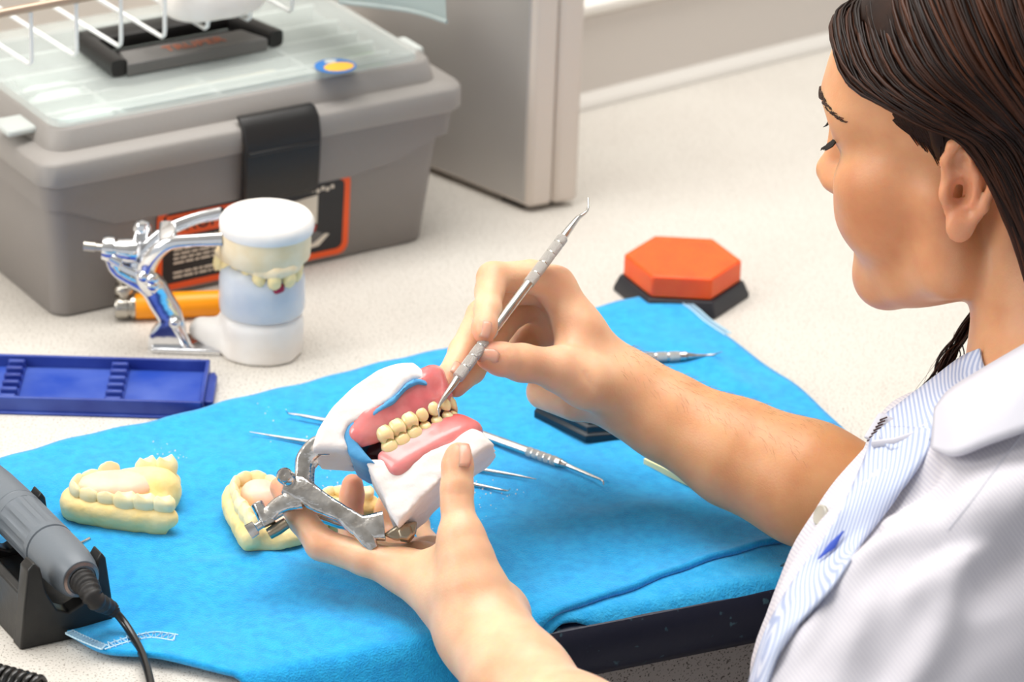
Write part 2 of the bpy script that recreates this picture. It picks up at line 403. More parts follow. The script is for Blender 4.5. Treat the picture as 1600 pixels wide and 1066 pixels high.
# latch
lat = MB(); rows = []
for z, q in ((.060, .0125), (.066, .0165), (.085, .0185), (.105, .0195), (.117, .0165), (.123, .010)):
    rows.append([T(u, -q, z) for u in np.linspace(.132, .190, 7)]+[T(u, -q+.006, z) for u in np.linspace(.190, .132, 7)])
lt = obj('latch', lat.loft(rows), 'latch_black', tb, bevel=.0015)
obj('latch_rib', MB().box(T(.134, -.0205, .098), tu*.054, tv*.003, ZZ*.003), 'latch_black', lt, bevel=.0008)
# printed label on the front: orange frame, lettering, fine print and a wrench picture
lab_z = lambda x: 0
def onface(u, z, k=0): return T(u, -.0042*(z/.076)-.0003-k, z)
def lpoly(pts, k): return [onface(u, z, k) for u, z in pts]
def rr2(u0, u1, z0, z1, r, n=4):
    o = []
    for cx, cz, a0 in ((u1-r, z0+r, -90), (u1-r, z1-r, 0), (u0+r, z1-r, 90), (u0+r, z0+r, 180)):
        for k in range(n+1): a = math.radians(a0+90*k/n); o.append((cx+r*math.cos(a), cz+r*math.sin(a)))
    return o
LU0, LU1, LZ0, LZ1 = .073, .2215, .0045, .0668
lb = obj('label', MB().prism(lpoly(rr2(LU0, LU1, LZ0, LZ1, .008), .0003), -tv*.0004), 'dark_print', tb, smooth=False)
A_ = rr2(LU0, LU1, LZ0, LZ1, .008); B_ = rr2(LU0+.0046, LU1-.0046, LZ0+.0046, LZ1-.0046, .005); mb = MB(); n = len(A_)
mb.add(lpoly(A_, .0009)+lpoly(B_, .0009), [(i, (i+1) % n, n+(i+1) % n, n+i) for i in range(n)])
obj('label_border', mb, 'orange_print', lb, smooth=False, solid=.0003)
obj('label_header', MB().prism(lpoly([(.080, .044), (.140, .044), (.140, .0605), (.080, .0605)], .0009), -tv*.0002), 'orange_print', lb, smooth=False)
text('brand_lettering', 'TRUPER', .0145, onface(.1105, .052, .0016), tu, ZZ, 'dark_print', lb)
mb = MB(); rr = random.Random(3)
for i in range(8):
    z = .040-i*.0033-(.004 if i > 5 else 0); u = .086
    while u < .150:
        w = rr.uniform(.002, .008); mb.box(onface(u, z, .0011), tu*min(w, .151-u), ZZ*.0014, -tv*.0002); u += w+.0012
tag(obj('fine_print', mb, 'white_print', lb, smooth=False), kind='stuff')
obj('wrench_picture', MB().prism(lpoly([(.163, .0505), (.196, .0535), (.196, .032), (.186, .031), (.186, .043), (.163, .040)], .0010), -tv*.0002), 'white_print', lb, smooth=False)
obj('wrench_jaw', MB().prism(lpoly([(.184, .030), (.196, .031), (.195, .026), (.183, .025)], .0010), -tv*.0002), 'red_print', lb, smooth=False)
obj('wrench_shade', MB().prism(lpoly([(.176, .012), (.200, .0155), (.203, .022), (.196, .026), (.180, .023)], .0010), -tv*.0002), 'grey_print', lb, smooth=False)
obj('label_sweep', MB().prism(lpoly([(.178, .0125), (.198, .0145), (.206, .022), (.203, .023), (.194, .0172), (.178, .0155)], .0013), -tv*.0002), 'white_print', lb, smooth=False)
mb = MB()
for i in range(5): mb.box(onface(.191+i*.0037, .0563-(i % 2)*.0012, .0011), tu*.0026, ZZ*.0028, -tv*.0002)
tag(obj('fine_print', mb, 'white_print', lb, smooth=False), kind='stuff')
# round sticker on the clear cover (plain abstract shapes)
so = G(524, 104, .1415)
st = thing('sticker', 'small blue and orange sticker on the clear lid of the toolbox', 'sticker', so)
sq = lambda pts, z: [so+tu*a+tv*c+ZZ*z for a, c in pts]
obj('backing', MB().prism(sq([(.0145*math.cos(a), .0135*math.sin(a)) for a in np.linspace(0, 6.283, 17)[:-1]], .0002), ZZ*.0004), 'blue_print', st, smooth=False)
obj('print_patch', MB().prism(sq([(.011*math.cos(a)+.001, -.003+.008*math.sin(a)) for a in np.linspace(0, 6.283, 13)[:-1]], .0007), ZZ*.0002), 'yellow_print', st, smooth=False)
obj('print_patch', MB().prism(sq([(.0045*math.cos(a)+.001, .0085+.0035*math.sin(a)) for a in np.linspace(0, 6.283, 11)[:-1]], .0007), ZZ*.0002), 'tray_pale', st, smooth=False)
# long slim pieces lying in the lid compartments under the clear cover
for nm, lab, u0, u1, v, w, m in (('file', 'long green file lying in the toolbox lid beside the sticker', .135, .262, .0135, .0045, 'green_plastic'),
        ('file', 'pale teal file at the left front of the toolbox lid', .02, .12, .0135, .004, 'teal_plastic'),
        ('file', 'navy file in the third lid compartment of the toolbox', .062, .20, .060, .004, 'navy_plastic'),
        ('file', 'cream stick lying in the second lid compartment of the toolbox', .05, .19, .040, .004, 'cream_plastic'),
        ('file', 'olive green stick behind the sticker in the toolbox lid', .20, .268, .0405, .0035, 'green_plastic')):
    a = T(u0, v, .1225+w); c = T(u1, v+.004, .1225+w)
    f_ = thing(nm, lab, 'file', a, 'slim pieces in the toolbox lid')
    obj('shaft', MB().tube([a, a*.6+c*.4], [w*.55, w*.5], 8), m, f_); obj('grip', MB().tube([a*.6+c*.4, a*.55+c*.45, c*.97+a*.03, c], [w*.6, w, w, w*.7], 8), m, f_)

pk = [(.012, .012, .060, .036, 'white bag of small parts at the left front inside the toolbox lid'), (.014, .058, .052, .040, 'white bag of small parts at the left back inside the toolbox lid')]
mat('packet_white', 'edf3ef', .5, var='cfe6dc', vscale=90)
for u, v, lu, lv, lab in pk:
    rows = [[T(u+lu*i/8, v+lv*j/6, .1228+.0085*(1-abs(i/4-1)**4)*(1-abs(j/3-1)**4)+.0007*math.sin(i*2.1+j*1.7)) for j in range(7)] for i in range(9)]
    o = thing('parts_bag', lab, 'bag', T(u+lu/2, v+lv/2, .1222), 'bags in the toolbox lid'); obj('bag_front', MB().grid(rows), 'packet_white', o, solid=.0004); obj('bag_seal', MB().box(T(u, v+lv-.001, .1228), tu*lu, tv*.005, ZZ*.0008), 'packet_white', o, bevel=.0002)
# ================================================================ WIRE RACK over the toolbox, plaster piece and frosted bin on it
mat('white_wire', 'eef0ee', .35); mat('rail_metal', 'b59f8c', .3, .6); mat('plaster_white', 'f6f3ee', .75, var='efe8e0', vscale=40, bump=.25, bscale=90); mat('frosted', 'c3d0cd', .35, trans=.45)
rz = .167; ru = nrm(G(325, 47, rz)-G(50, 103, rz)); rv = nrm(G(260, 10, rz)-G(325, 47, rz)); rv = nrm(rv-ru*np.dot(rv, ru))
ro0 = G(50, 103, rz); pitch = np.linalg.norm(G(325, 47, rz)-ro0)/4
rk = thing('wire_rack', 'white wire rack with metal front rail hanging above the toolbox', 'rack', ro0)
back = .30
for i in range(-2, 7):
    q = ro0+ru*pitch*i
    path = [q+ZZ*.040, q+ZZ*.006, q+ZZ*.0022+rv*.001, q+rv*.004, q+rv*.01, q+rv*back]
    obj('wire', MB().tube(path, .00145, 8, up=ru), 'white_wire', rk)
obj('front_rail', MB().tube([ro0-ru*pitch*2.4+ZZ*.0405, ro0+ru*pitch*6.35+ZZ*.0405], .0032, 10), 'rail_metal', rk)
obj('cross_wire', MB().tube([ro0-ru*pitch*2.4+ZZ*-.0018+rv*.15, ro0+ru*pitch*6.35-ZZ*.0018+rv*.15], .0015, 8), 'white_wire', rk)
for s_ in (-2, 6.2): obj('bracket', MB().box(ro0+ru*pitch*s_+rv*.14-ZZ*.004, ru*.004, rv*.25, ZZ*.05), 'white_wire', rk, bevel=.001)
pc = G(335, 18, rz+.0046)
R3 = np.array([ru, rv, ZZ])
nd = Disp(Int([Ell(pc+ZZ*.016, (.042, .026, .028), R3), Half(pc+ZZ*.0005, -ZZ)], .004), lambda P: wob(P, 180, .0008, 5))
o = obj('plaster_cast', sdf(nd, pc-.06, pc+.06, .0028), 'plaster_white'); tag(o, 'white plaster piece lying in the wire rack above the toolbox', 'plaster cast')
# frosted bin with hanging lip, right end of the rack
fz = .185; fa, fb, fc = G(530, 3, fz), G(640, 17, fz), G(698, 34, fz)
fd = nrm(G(705, 0, fz)-fc)
bn = thing('storage_bin', 'frosted pale green plastic bin standing right of the wire rack', 'bin', fb)
ed = catmull([fa, fb, fc], 7); obj('bin_wall', MB().loft([[q-rv*.0, q+ZZ*.09+rv*.01, q+ZZ*.09+rv*.013, q+rv*.003] for q in ed]), 'frosted', bn, bevel=.001)
obj('bin_floor', MB().loft([[q+rv*.004+ZZ*.0015, q+rv*.11+ZZ*.0015, q+rv*.11+ZZ*.0045, q+rv*.004+ZZ*.0045] for q in ed]), 'frosted', bn)
obj('bin_rim', MB().tube([q+ZZ*.0 for q in ed], .0016, 8), 'frosted', bn)

# ================================================================ UPRIGHT INSTRUMENT CASE
mat('case_grey', 'bdb8b2', .4, .35, var='b2adaa', vscale=5); mat('case_cream', 'dacfc4', .5, bump=.1, bscale=250)
c0 = G(826, 334); cu_ = nrm(G(903, 321)-c0); cl_ = nrm(G(690, 283)-c0); cl_ = nrm(cl_+.12*np.array([-cu_[1], cu_[0], 0])); wcase = np.linalg.norm(G(903, 321)-c0)
ic = thing('instrument_case', 'tall pale grey metal case with a seam down its narrow edge, behind the toolbox', 'case', c0)
H_ = .30
def slab_(a0, a1, m, nm):
    return obj(nm, MB().box(c0+cu_*a0+ZZ*.004, cu_*(a1-a0), cl_*.24, ZZ*H_), m, ic, bevel=.0035, seg=3)
slab_(.0, wcase*.485, 'case_cream', 'case_half'); slab_(wcase*.515, wcase, 'case_cream', 'case_half')
obj('side_panel', MB().box(c0-cu_*.0012+cl_*.004+ZZ*.007, cu_*.002, cl_*.232, ZZ*(H_-.006)), 'case_grey', ic, bevel=.0008)
obj('seam', MB().box(c0+cu_*wcase*.47+cl_*.004+ZZ*.006, cu_*wcase*.06, cl_*.232, ZZ*(H_-.004)), 'latch_black', ic, smooth=False)
for a in (.1, .62):
    for l in (.012, .2): obj('foot', MB().box(c0+cu_*wcase*a+cl_*l, cu_*.012, cl_*.02, ZZ*.006), 'latch_black', ic, bevel=.0008)
# ================================================================ TOWEL
mat('towel_blue', '1cb0f0', .95, var='0e9ce2', vscale=170, bump=.5, bscale=900, sheen=.25)
mat('towel_under', '2fb0ea', .95, var='169fe0', vscale=150, bump=.5, bscale=600, sheen=.2); mat('hem_thread', 'c8e8f8', .9)
A0, B0, C0_, D0_ = (-140, 765), (1030, 474), (1400, 735), (485, 1099)
back_e = [G(*p) for p in [(-140, 768), (0, 731), (150, 694), (320, 655), (500, 607), (680, 562), (860, 514), (960, 489), (1030, 474)]]
front_e = [G(*p) for p in [(485, 1100), (600, 1067), (700, 1037), (760, 1017), (815, 998), (890, 967), (985, 935), (1110, 893), (1240, 852), (1420, 795)]]
left_e = [G(*p) for p in [(-140, 768), (-150, 860), (-60, 945), (60, 985), (112, 1004), (165, 1032), (260, 1046), (355, 1068), (485, 1100)]]
right_e = [G(*p) for p in [(1030, 474), (1075, 497), (1130, 540), (1200, 590), (1280, 650), (1420, 795)]]
def resamp(P, n):
    P = np.array(catmull(P, 8)); s = np.r_[0, np.cumsum(np.linalg.norm(np.diff(P, axis=0), axis=1))]; t = np.linspace(0, s[-1], n)
    return np.stack([np.interp(t, s, P[:, i]) for i in range(3)], 1)
def coons(b, f, l, r, n, m):
    b, f, l, r = resamp(b, n), resamp(f, n), resamp(l, m), resamp(r, m); s = np.linspace(0, 1, n)[None, :, None]; t = np.linspace(0, 1, m)[:, None, None]
    P = (1-t)*b[None]+t*f[None]+(1-s)*l[:, None]+s*r[:, None]-((1-s)*(1-t)*b[0]+s*(1-t)*b[-1]+(1-s)*t*f[0]+s*t*f[-1]); return P
def cloth_z(P, base):
    x, y = P[..., 0], P[..., 1]; z = base+.0007*np.sin(x*55+y*20+1)+.0006*np.sin(y*80-x*30)+.0004*np.sin(x*140+y*90)
    for (a, c, w, h) in (((300, 905), (440, 875), .006, .0016), ((560, 960), (640, 1010), .006, .0012), ((40, 800), (150, 900), .007, .0014), ((470, 905), (560, 935), .006, .0013), ((880, 830), (1130, 800), .01, .0015), ((985, 935), (1240, 852), .006, .002), ((1090, 560), (1180, 640), .008, .0018)):
        a, c = G(*a)[:2], G(*c)[:2]; d = c-a; q = np.stack([x, y], -1)-a; t = np.clip((q@d)/(d@d), 0, 1); r = np.linalg.norm(q-t[..., None]*d, axis=-1); z = z+h*np.exp(-(r/w)**2)*np.minimum(1, 4*np.minimum(t, 1-t)+.25)
    over = np.maximum(0, -((P-E0)@NE)+.0005); return z-np.minimum(over, .02)*.75-np.maximum(0, over-.004)*1.2
P = coons(back_e, front_e, left_e, right_e, 150, 90); e = np.ones(P.shape[:2]); P[..., 2] = cloth_z(P, .0062)
tw = thing('towel', 'bright blue towel spread flat over the worktop under the casts and instruments', 'towel', G(600, 800))
obj('top_layer', MB().grid(P), 'towel_blue', tw, solid=.0034)
P2 = coons([G(*p) for p in [(560, 1010), (800, 940), (1000, 880), (1450, 760)]], [G(*p) for p in [(560, 1078), (700, 1040), (820, 1000), (885, 975), (965, 967), (1100, 941), (1225, 914), (1450, 850)]],
           [G(560, 1010), G(560, 1078)], [G(1450, 760), G(1450, 850)], 90, 24); P2[..., 2] = cloth_z(P2, .0026)
obj('under_layer', MB().grid(P2), 'towel_under', tw, solid=.0026)
mb = MB()
def zig(pts, n, w):
    q = resamp([G(*p) for p in pts], n*2+1); out = []
    for i, p in enumerate(q):
        t = nrm(q[min(i+1, len(q)-1)]-q[max(i-1, 0)]); k = np.array([-t[1], t[0], 0]); out.append(p+k*w*(1 if i % 2 else -1)+ZZ*(cloth_z(p[None], .0062)[0]+.0022))
    mb.tube(out, .0007, 5); mb.tube([p+ZZ*(cloth_z(p[None], .0062)[0]+.002)+k*w for p in q], .0005, 5); mb.tube([p+ZZ*(cloth_z(p[None], .0062)[0]+.002)-k*w for p in q], .0005, 5)
zig([(108, 1004), (138, 1018), (164, 1030)], 12, .0026); zig([(168, 1028), (205, 1019), (240, 1012), (275, 1018)], 11, .0034); zig([(1036, 476), (1079, 498), (1104, 518), (1136, 542)], 24, .0024)
tag(obj('hem_stitching', mb, 'hem_thread', tw), kind='stuff')
mb = MB(); rr = random.Random(11)
for i in range(150):
    a = rr.choice([(270, 730, 25), (520, 790, 40), (580, 770, 25), (600, 780, 20), (760, 790, 40), (430, 700, 120), (700, 830, 90)]); p = G(a[0]+rr.gauss(0, a[2]*.6), a[1]+rr.gauss(0, a[2]*.4)); s = rr.uniform(.0002, .0006)
    p = p+ZZ*(cloth_z(p[None], .0062)[0]+.0019); mb.lathe(p, (rr.uniform(-.3, .3), rr.uniform(-.3, .3), 1), [(.3*s, -s), (s, -.3*s), (s*.8, .5*s), (.2*s, s)], 5)
tag(obj('plaster_crumbs', mb, 'plaster_white'), 'white plaster crumbs scattered over the blue towel', 'crumbs', kind='stuff')
TZ = .0082    # top of the towel

# ================================================================ BLUE INSTRUMENT TRAY
mat('tray_blue', '22358a', .38, var='3d55a8', vscale=22, bump=.05, bscale=200); mat('tray_floor', '2144a6', .42, var='4a62b4', vscale=26)
TR = G(322, 656); tr_u = nrm(G(0, 647)-TR); tr_v = np.array([tr_u[1], -tr_u[0], 0]); LT, WT, HT = .215, .066, .0115
tr = thing('instrument_tray', 'narrow dark blue plastic tray with two notched instrument rests on the worktop', 'tray', TR)
Q = lambda u, v, z: TR+tr_u*u+tr_v*v+ZZ*z
obj('tray_floor', MB().box(Q(.003, .003, .001), tr_u*(LT-.006), tr_v*(WT-.006), ZZ*.0025), 'tray_floor', tr, smooth=False)
for u0, u1, v0, v1 in ((.002, LT, .001, .0036), (.002, LT, WT-.0036, WT-.001), (.002, .0046, .001, WT-.001), (LT-.0026, LT, .001, WT-.001)):
    obj('tray_wall', MB().box(Q(u0, v0, 0), tr_u*(u1-u0), tr_v*(v1-v0), ZZ*HT), 'tray_blue', tr, bevel=.0009)
obj('tray_foot', MB().box(Q(-.0015, -.001, 0), tr_u*(LT+.002), tr_v*(WT+.001), ZZ*.0018), 'tray_blue', tr, bevel=.0007)
obj('end_tab', MB().box(Q(-.0035, .012, 0), tr_u*.006, tr_v*.04, ZZ*.007), 'tray_blue', tr, bevel=.0009)
for uc in (.0595, .126):
    rs = obj('instrument_rest', MB().box(Q(uc-.006, .0036, .003), tr_u*.012, tr_v*(WT-.0072), ZZ*.0024), 'tray_blue', tr, bevel=.0008)
    for k in range(6): obj('rib', MB().box(Q(uc-.0055, .0058+k*.0102, .005), tr_u*.011, tr_v*.0042, ZZ*.0052), 'tray_blue', rs, bevel=.0012)

# ================================================================ HEXAGONAL WAX BLOCKS
mat('wax_orange', 'f4641f', .42, sss=.002, sssr=(1, .3, .1), var='ee5a1c', vscale=60, bump=.05, bscale=400); mat('base_black', '2b2b30', .45); mat('base_navy', '15242f', .35); mat('wax_green', '1f7048', .4, var='4a9a74', vscale=120)
def hexa(c, r, a0, z): return [c+np.array([r*math.cos(math.radians(a0+60*k)), r*math.sin(math.radians(a0+60*k)), z]) for k in range(6)]
hc = G(1064, 459)
hx = thing('wax_block', 'orange hexagonal wax block on a black base behind the towel corner', 'wax block', hc)
obj('base', MB().loft([hexa(hc, .0465, -2.5, 0), hexa(hc, .0465, -2.5, .003), hexa(hc, .0425, -2.5, .0115), hexa(hc, .040, -2.5, .0115)]), 'base_black', hx, bevel=.0008)
obj('wax', MB().loft([hexa(hc, .0402, -2.5, .0116), hexa(hc, .0402, -2.5, .0275)]), 'wax_orange', hx, bevel=.0016, seg=3)
h2 = G(834, 652, TZ)+dirv(14)*.047; 
hx2 = thing('wax_block', 'dark hexagonal block with green top on the towel, mostly hidden under the forearm', 'wax block', h2)
obj('base', MB().loft([hexa(h2, .047, 194, 0), hexa(h2, .047, 194, .0045), hexa(h2, .0445, 194, .0055), hexa(h2, .0445, 194, .0095), hexa(h2, .042, 194, .0105), hexa(h2, .042, 194, .0145), hexa(h2, .039, 194, .0145)]), 'base_navy', hx2, bevel=.0006)
obj('wax', MB().loft([hexa(h2, .0385, 194, .0146), hexa(h2, .037, 194, .017)]), 'wax_green', hx2, bevel=.0008)
# pad of yellow paper under the forearm
mat('paper_yellow', 'ece6b4', .8)
pd = G(1005, 727, TZ); pu = nrm(G(1079, 762, TZ)-pd); pv = np.array([-pu[1], pu[0], 0])
tag(obj('paper_pad', MB().box(pd, pu*.075, pv*.05, ZZ*.0045), 'paper_yellow', bevel=.0003), 'pale yellow paper pad on the towel peeking out below the forearm', 'paper')

# ================================================================ DENTAL INSTRUMENTS lying on the towel
mat('steel', 'd2cfca', .25, 1, var='bdbab6', vscale=200); mat('steel_knurl', 'cdc9c3', .42, .9, bump=.8, bscale=1800); mat('chrome', 'e3e4e6', .10, 1, bump=.12, bscale=90); mat('cast_metal', 'e4e2df', .16, 1, var='b9b4ae', vscale=160, bump=.55, bscale=130)
def instrument(label, A, Bp, tipA, tipB, r=.0026, group=None, grips=((.26, .42), (.58, .74)), hs=(.23, .77)):
    """A,B ends of the straight shaft; tipA/tipB: bent end points (list) beyond the shaft"""
    A, Bp = np.asarray(A), np.asarray(Bp); t = thing('dental_instrument', label, 'instrument', A*.5+Bp*.5-ZZ*r)
    L = lambda s: A+(Bp-A)*s
    obj('handle', MB().tube([L(hs[0]), L(hs[0]+.005), L(hs[1]-.005), L(hs[1])], [r*.7, r*.92, r*.92, r*.7], 12), 'steel', t)
    for s0, s1 in grips:
        n = 26; pts = [L(s0+(s1-s0)*i/n) for i in range(n+1)]
        obj('knurled_grip', MB().tube(pts, [r*(1.0 if i % 5 else .88)*(.9 if i in (0, n) else 1) for i in range(n+1)], 12), 'steel_knurl', t)
    for s, tip, nm in ((hs[0], [A]+list(tipA), 'a'), (hs[1], [Bp]+list(tipB), 'b')):
        end = L(s); pts = catmull([end, end*.45+tip[0]*.55]+[np.asarray(p) for p in tip], 5); m = len(pts)
        obj('working_tip', MB().tube(pts, [r*(.82-.72*(i/(m-1))**.7) for i in range(m)], 9), 'steel', t)
    return t
def g(px, py, k=.0026): return G(px, py, TZ+k)
instrument('steel dental probe with small hooked end, uppermost left of the held model', g(478, 651), g(735, 703), [g(462, 648), g(450, 646), g(447, 640, .007)], [g(750, 706), g(757, 703, .005)], group=None)
instrument('steel dental probe with a long plain point, crossing the towel under the held model', g(440, 684), g(800, 742), [g(412, 679), g(390, 675)], [g(822, 746), g(838, 749)])
instrument('steel dental scaler with bent end right of the held model', g(640, 639), g(890, 729), [g(628, 634), g(618, 628)], [g(925, 744), g(941, 751, .003), g(943, 758, .001)], r=.0031, grips=((.2, .4), (.74, .93)), hs=(.15, .95))
instrument('short hooked steel probe right of the left thumb, lower right of the model', g(640, 740), g(765, 762), [g(630, 738), g(620, 740)], [g(785, 766), g(794, 767), g(797, 764, .006)], r=.0022)
instrument('steel dental instrument lying behind the wrist near the towel corner', g(760, 567), g(1090, 556), [g(745, 567), g(735, 560)], [g(1112, 555), g(1128, 550, .007)], r=.0034, grips=((.2, .4), (.62, .93)), hs=(.15, .95))

# ================================================================ HANDPIECE in its black stand, cords
mat('handpiece_grey', '6d747b', .42, bump=.03, bscale=300); mat('stand_black', '191919', .38, var='262523', vscale=60, bump=.15, bscale=120); mat('cord_black', '161514', .3, coat=.3); mat('boot_black', '232120', .55); mat('copper_ring', '8f7f7a', .25, .9)
s0 = G(32, 1017); su = nrm(G(178, 985)-s0); sl = np.linalg.norm(G(178, 985)-s0); sv = G(38, 772, .049)-G(157, 870, .049); slen = np.linalg.norm(sv); sv = nrm(sv)
sv = nrm(sv-su*np.dot(su, sv)*.6)
sd = thing('handpiece_stand', 'black plastic cradle stand holding the grey handpiece at the towel corner', 'stand', s0)
X = lambda u, v, z: s0+su*u+sv*v+ZZ*z
def uplate(v0, th, drop=0):
    pts = [(0, .0), (sl, 0), (sl*.985, .022), (sl*.93, .047-drop), (sl*.885, .051-drop), (sl*.84, .047-drop), (sl*.78, .030), (sl*.66, .021), (sl*.52, .0175), (sl*.40, .021), (sl*.30, .032), (sl*.235, .049-drop), (sl*.17, .053-drop), (sl*.10, .049-drop), (sl*.06, .03)]
    return MB().prism([X(u, v0, z) for u, z in pts], sv*th)
obj('end_plate', uplate(0, .011), 'stand_black', sd, bevel=.0012, seg=3); obj('end_plate', uplate(slen*.92, .011), 'stand_black', sd, bevel=.0012, seg=3)
obj('cradle_base', MB().loft([[X(sl*.02, v, 0), X(sl*.98, v, 0), X(sl*.95, v, .012), X(sl*.62, v, .0145), X(sl*.38, v, .0145), X(sl*.18, v, .03), X(sl*.08, v, .03)] for v in (.0108, slen*.921)]), 'stand_black', sd, bevel=.001)
obj('bur_pin', MB().tube([X(sl*.93, slen*.66, .012), X(sl*.93, slen*.66, .022), X(sl*1.2, slen*.62, .030)], .0011, 8), 'steel', sd)
ha = G(127, 906, .0380); hd = nrm(sv)
hp = thing('handpiece', 'grey laboratory micromotor handpiece lying in the black stand', 'handpiece', ha)
body = [(.0088, .0), (.0112, .0006), (.0128, .004), (.0141, .012), (.0147, .024), (.0147, .040), (.0140, .0405), (.0140, .0415), (.0149, .042), (.0149, .046)]
obj('motor_cap', MB().lathe(ha, hd, body, 32), 'handpiece_grey', hp)
mb = MB(); rings = []
for h in np.linspace(.046, .082, 8):
    rings.append([ha+hd*h+(nrm(np.cross(hd, ZZ))*math.cos(2*math.pi*j/96)+nrm(np.cross(nrm(np.cross(hd, ZZ)), hd))*math.sin(2*math.pi*j/96))*(.0148-(.0009 if (j//4) % 2 and .049 < h < .08 else 0)) for j in range(96)])
obj('fluted_grip', mb.loft(rings), 'handpiece_grey', hp)
obj('nose_sleeve', MB().lathe(ha, hd, [(.0149, .0815), (.0149, .0875), (.0143, .088), (.0143, .089), (.0148, .0895), (.0140, .12), (.0118, .15), (.0075, .17), (.006, .19), (.003, .192)], 32), 'handpiece_grey', hp)
obj('end_ring', MB().lathe(ha, -hd, [(.0105, -.001), (.0105, .0003), (.0088, .0006), (.0086, -.001)], 28), 'copper_ring', hp)
cpts = catmull([ha+hd*.002, ha-hd*.008-ZZ*.0005, ha-hd*.018-ZZ*.004, G(172, 950, .022), G(190, 968, .015), G(208, 995, .010), G(223, 1025, .0075), G(234, 1062, .006), G(240, 1100, .004)], 8)
nb = 20; bp_ = catmull([ha+hd*.002, ha-hd*.008-ZZ*.0005, ha-hd*.018-ZZ*.004, G(172, 950, .022), G(181, 959, .018)], 18); m_ = len(bp_)
obj('strain_relief', MB().tube(bp_, [(.0076-.0044*(i/(m_-1)))*(1+.10*math.sin(i*2*math.pi/6)*(i > 5)) for i in range(m_)], 16), 'boot_black', hp)
obj('cable', MB().tube(cpts[nb:], .0024, 12), 'cord_black', hp)
cc = []; ca, cb = G(-30, 1052, .009), G(66, 1078, .009); t = nrm(cb-ca); k = np.cross(t, ZZ)
for i in range(150):
    w = i/149; cc.append(ca+(cb-ca)*w+(k*math.cos(w*2*math.pi*9)+ZZ*math.sin(w*2*math.pi*9))*.0062)
cc += [cb+t*.006-ZZ*.004, cb+t*.02-ZZ*.006-k*.01]
tag(obj('coiled_cord', MB().tube(cc, .0019, 8), 'cord_black'), 'black coiled cord on the worktop below the handpiece stand', 'cord')

# ================================================================ DENTAL CASTS
mat('stone_yellow', 'fbe4a8', .62, var='f6d78c', vscale=70, bump=.5, bscale=130); mat('stone_tooth', 'f7e9bb', .5, var='f4dfa4', vscale=120, bump=.06, bscale=300)
mat('wax_pink', 'eec9b2', .4, sss=.002, var='f0d5c4', vscale=60); mat('stone_grey', 'd7d3b4', .7, var='e8cf83', vscale=50, bump=.3, bscale=140)
def tooth_mb(c, ax, ay, az, w, d, h, molar):
    mb = MB(); rings = []; n = 14
    for i in range(9):
        v = -1+2*i/8; zc = h*.5*v; pr = max(0.05, 1-abs(v)**3.2)**.5
        if v < 0: pr = 1-.28*(-v)**1.5
        if v >= .99: pr = .25 if not molar else .55
        ring = []
        for j in range(n):
            a = 2*math.pi*j/n; cx, sx = math.cos(a), math.sin(a); q = .75 if molar else .9
            x = math.copysign(abs(cx)**q, cx)*w*.5*pr; y = math.copysign(abs(sx)**q, sx)*d*.5*pr*(1 if molar or v < 0 else 1-.55*v)
            z = zc+(0.10*h*math.cos(2*a+.8)*max(0, v)**2 if molar else 0)
            ring.append(c+ax*x+ay*y+az*z)
        rings.append(ring)
    mb.loft(rings, cap=False); k = len(rings[0]); base = len(mb.v)-k
    mb.add([c+az*h*(.40 if molar else .5)], []); tip = len(mb.v)-1
    mb.f += [(base+j, base+(j+1) % k, tip) for j in range(k)]; mb.f.append(tuple(range(k))[::-1]); return mb
def arch_pts(Lx, Wy, n):   # parabola-like arch: x from front (0) to back (Lx); equal arc spacing
    s = np.linspace(-1, 1, 400); y = np.sign(s)*np.abs(s)**.75*Wy; x = Lx*np.abs(s)**2.1; ds = np.r_[0, np.cumsum(np.hypot(np.diff(x), np.diff(y)))]
    t = np.linspace(0, ds[-1], n*2+1)[1::2]; X_ = np.interp(t, ds, x); Y_ = np.interp(t, ds, y)
    e = 1e-4*ds[-1]; tx = np.interp(t+e, ds, x)-np.interp(t-e, ds, x); ty = np.interp(t+e, ds, y)-np.interp(t-e, ds, y); q = np.hypot(tx, ty); return X_, Y_, tx/q, ty/q
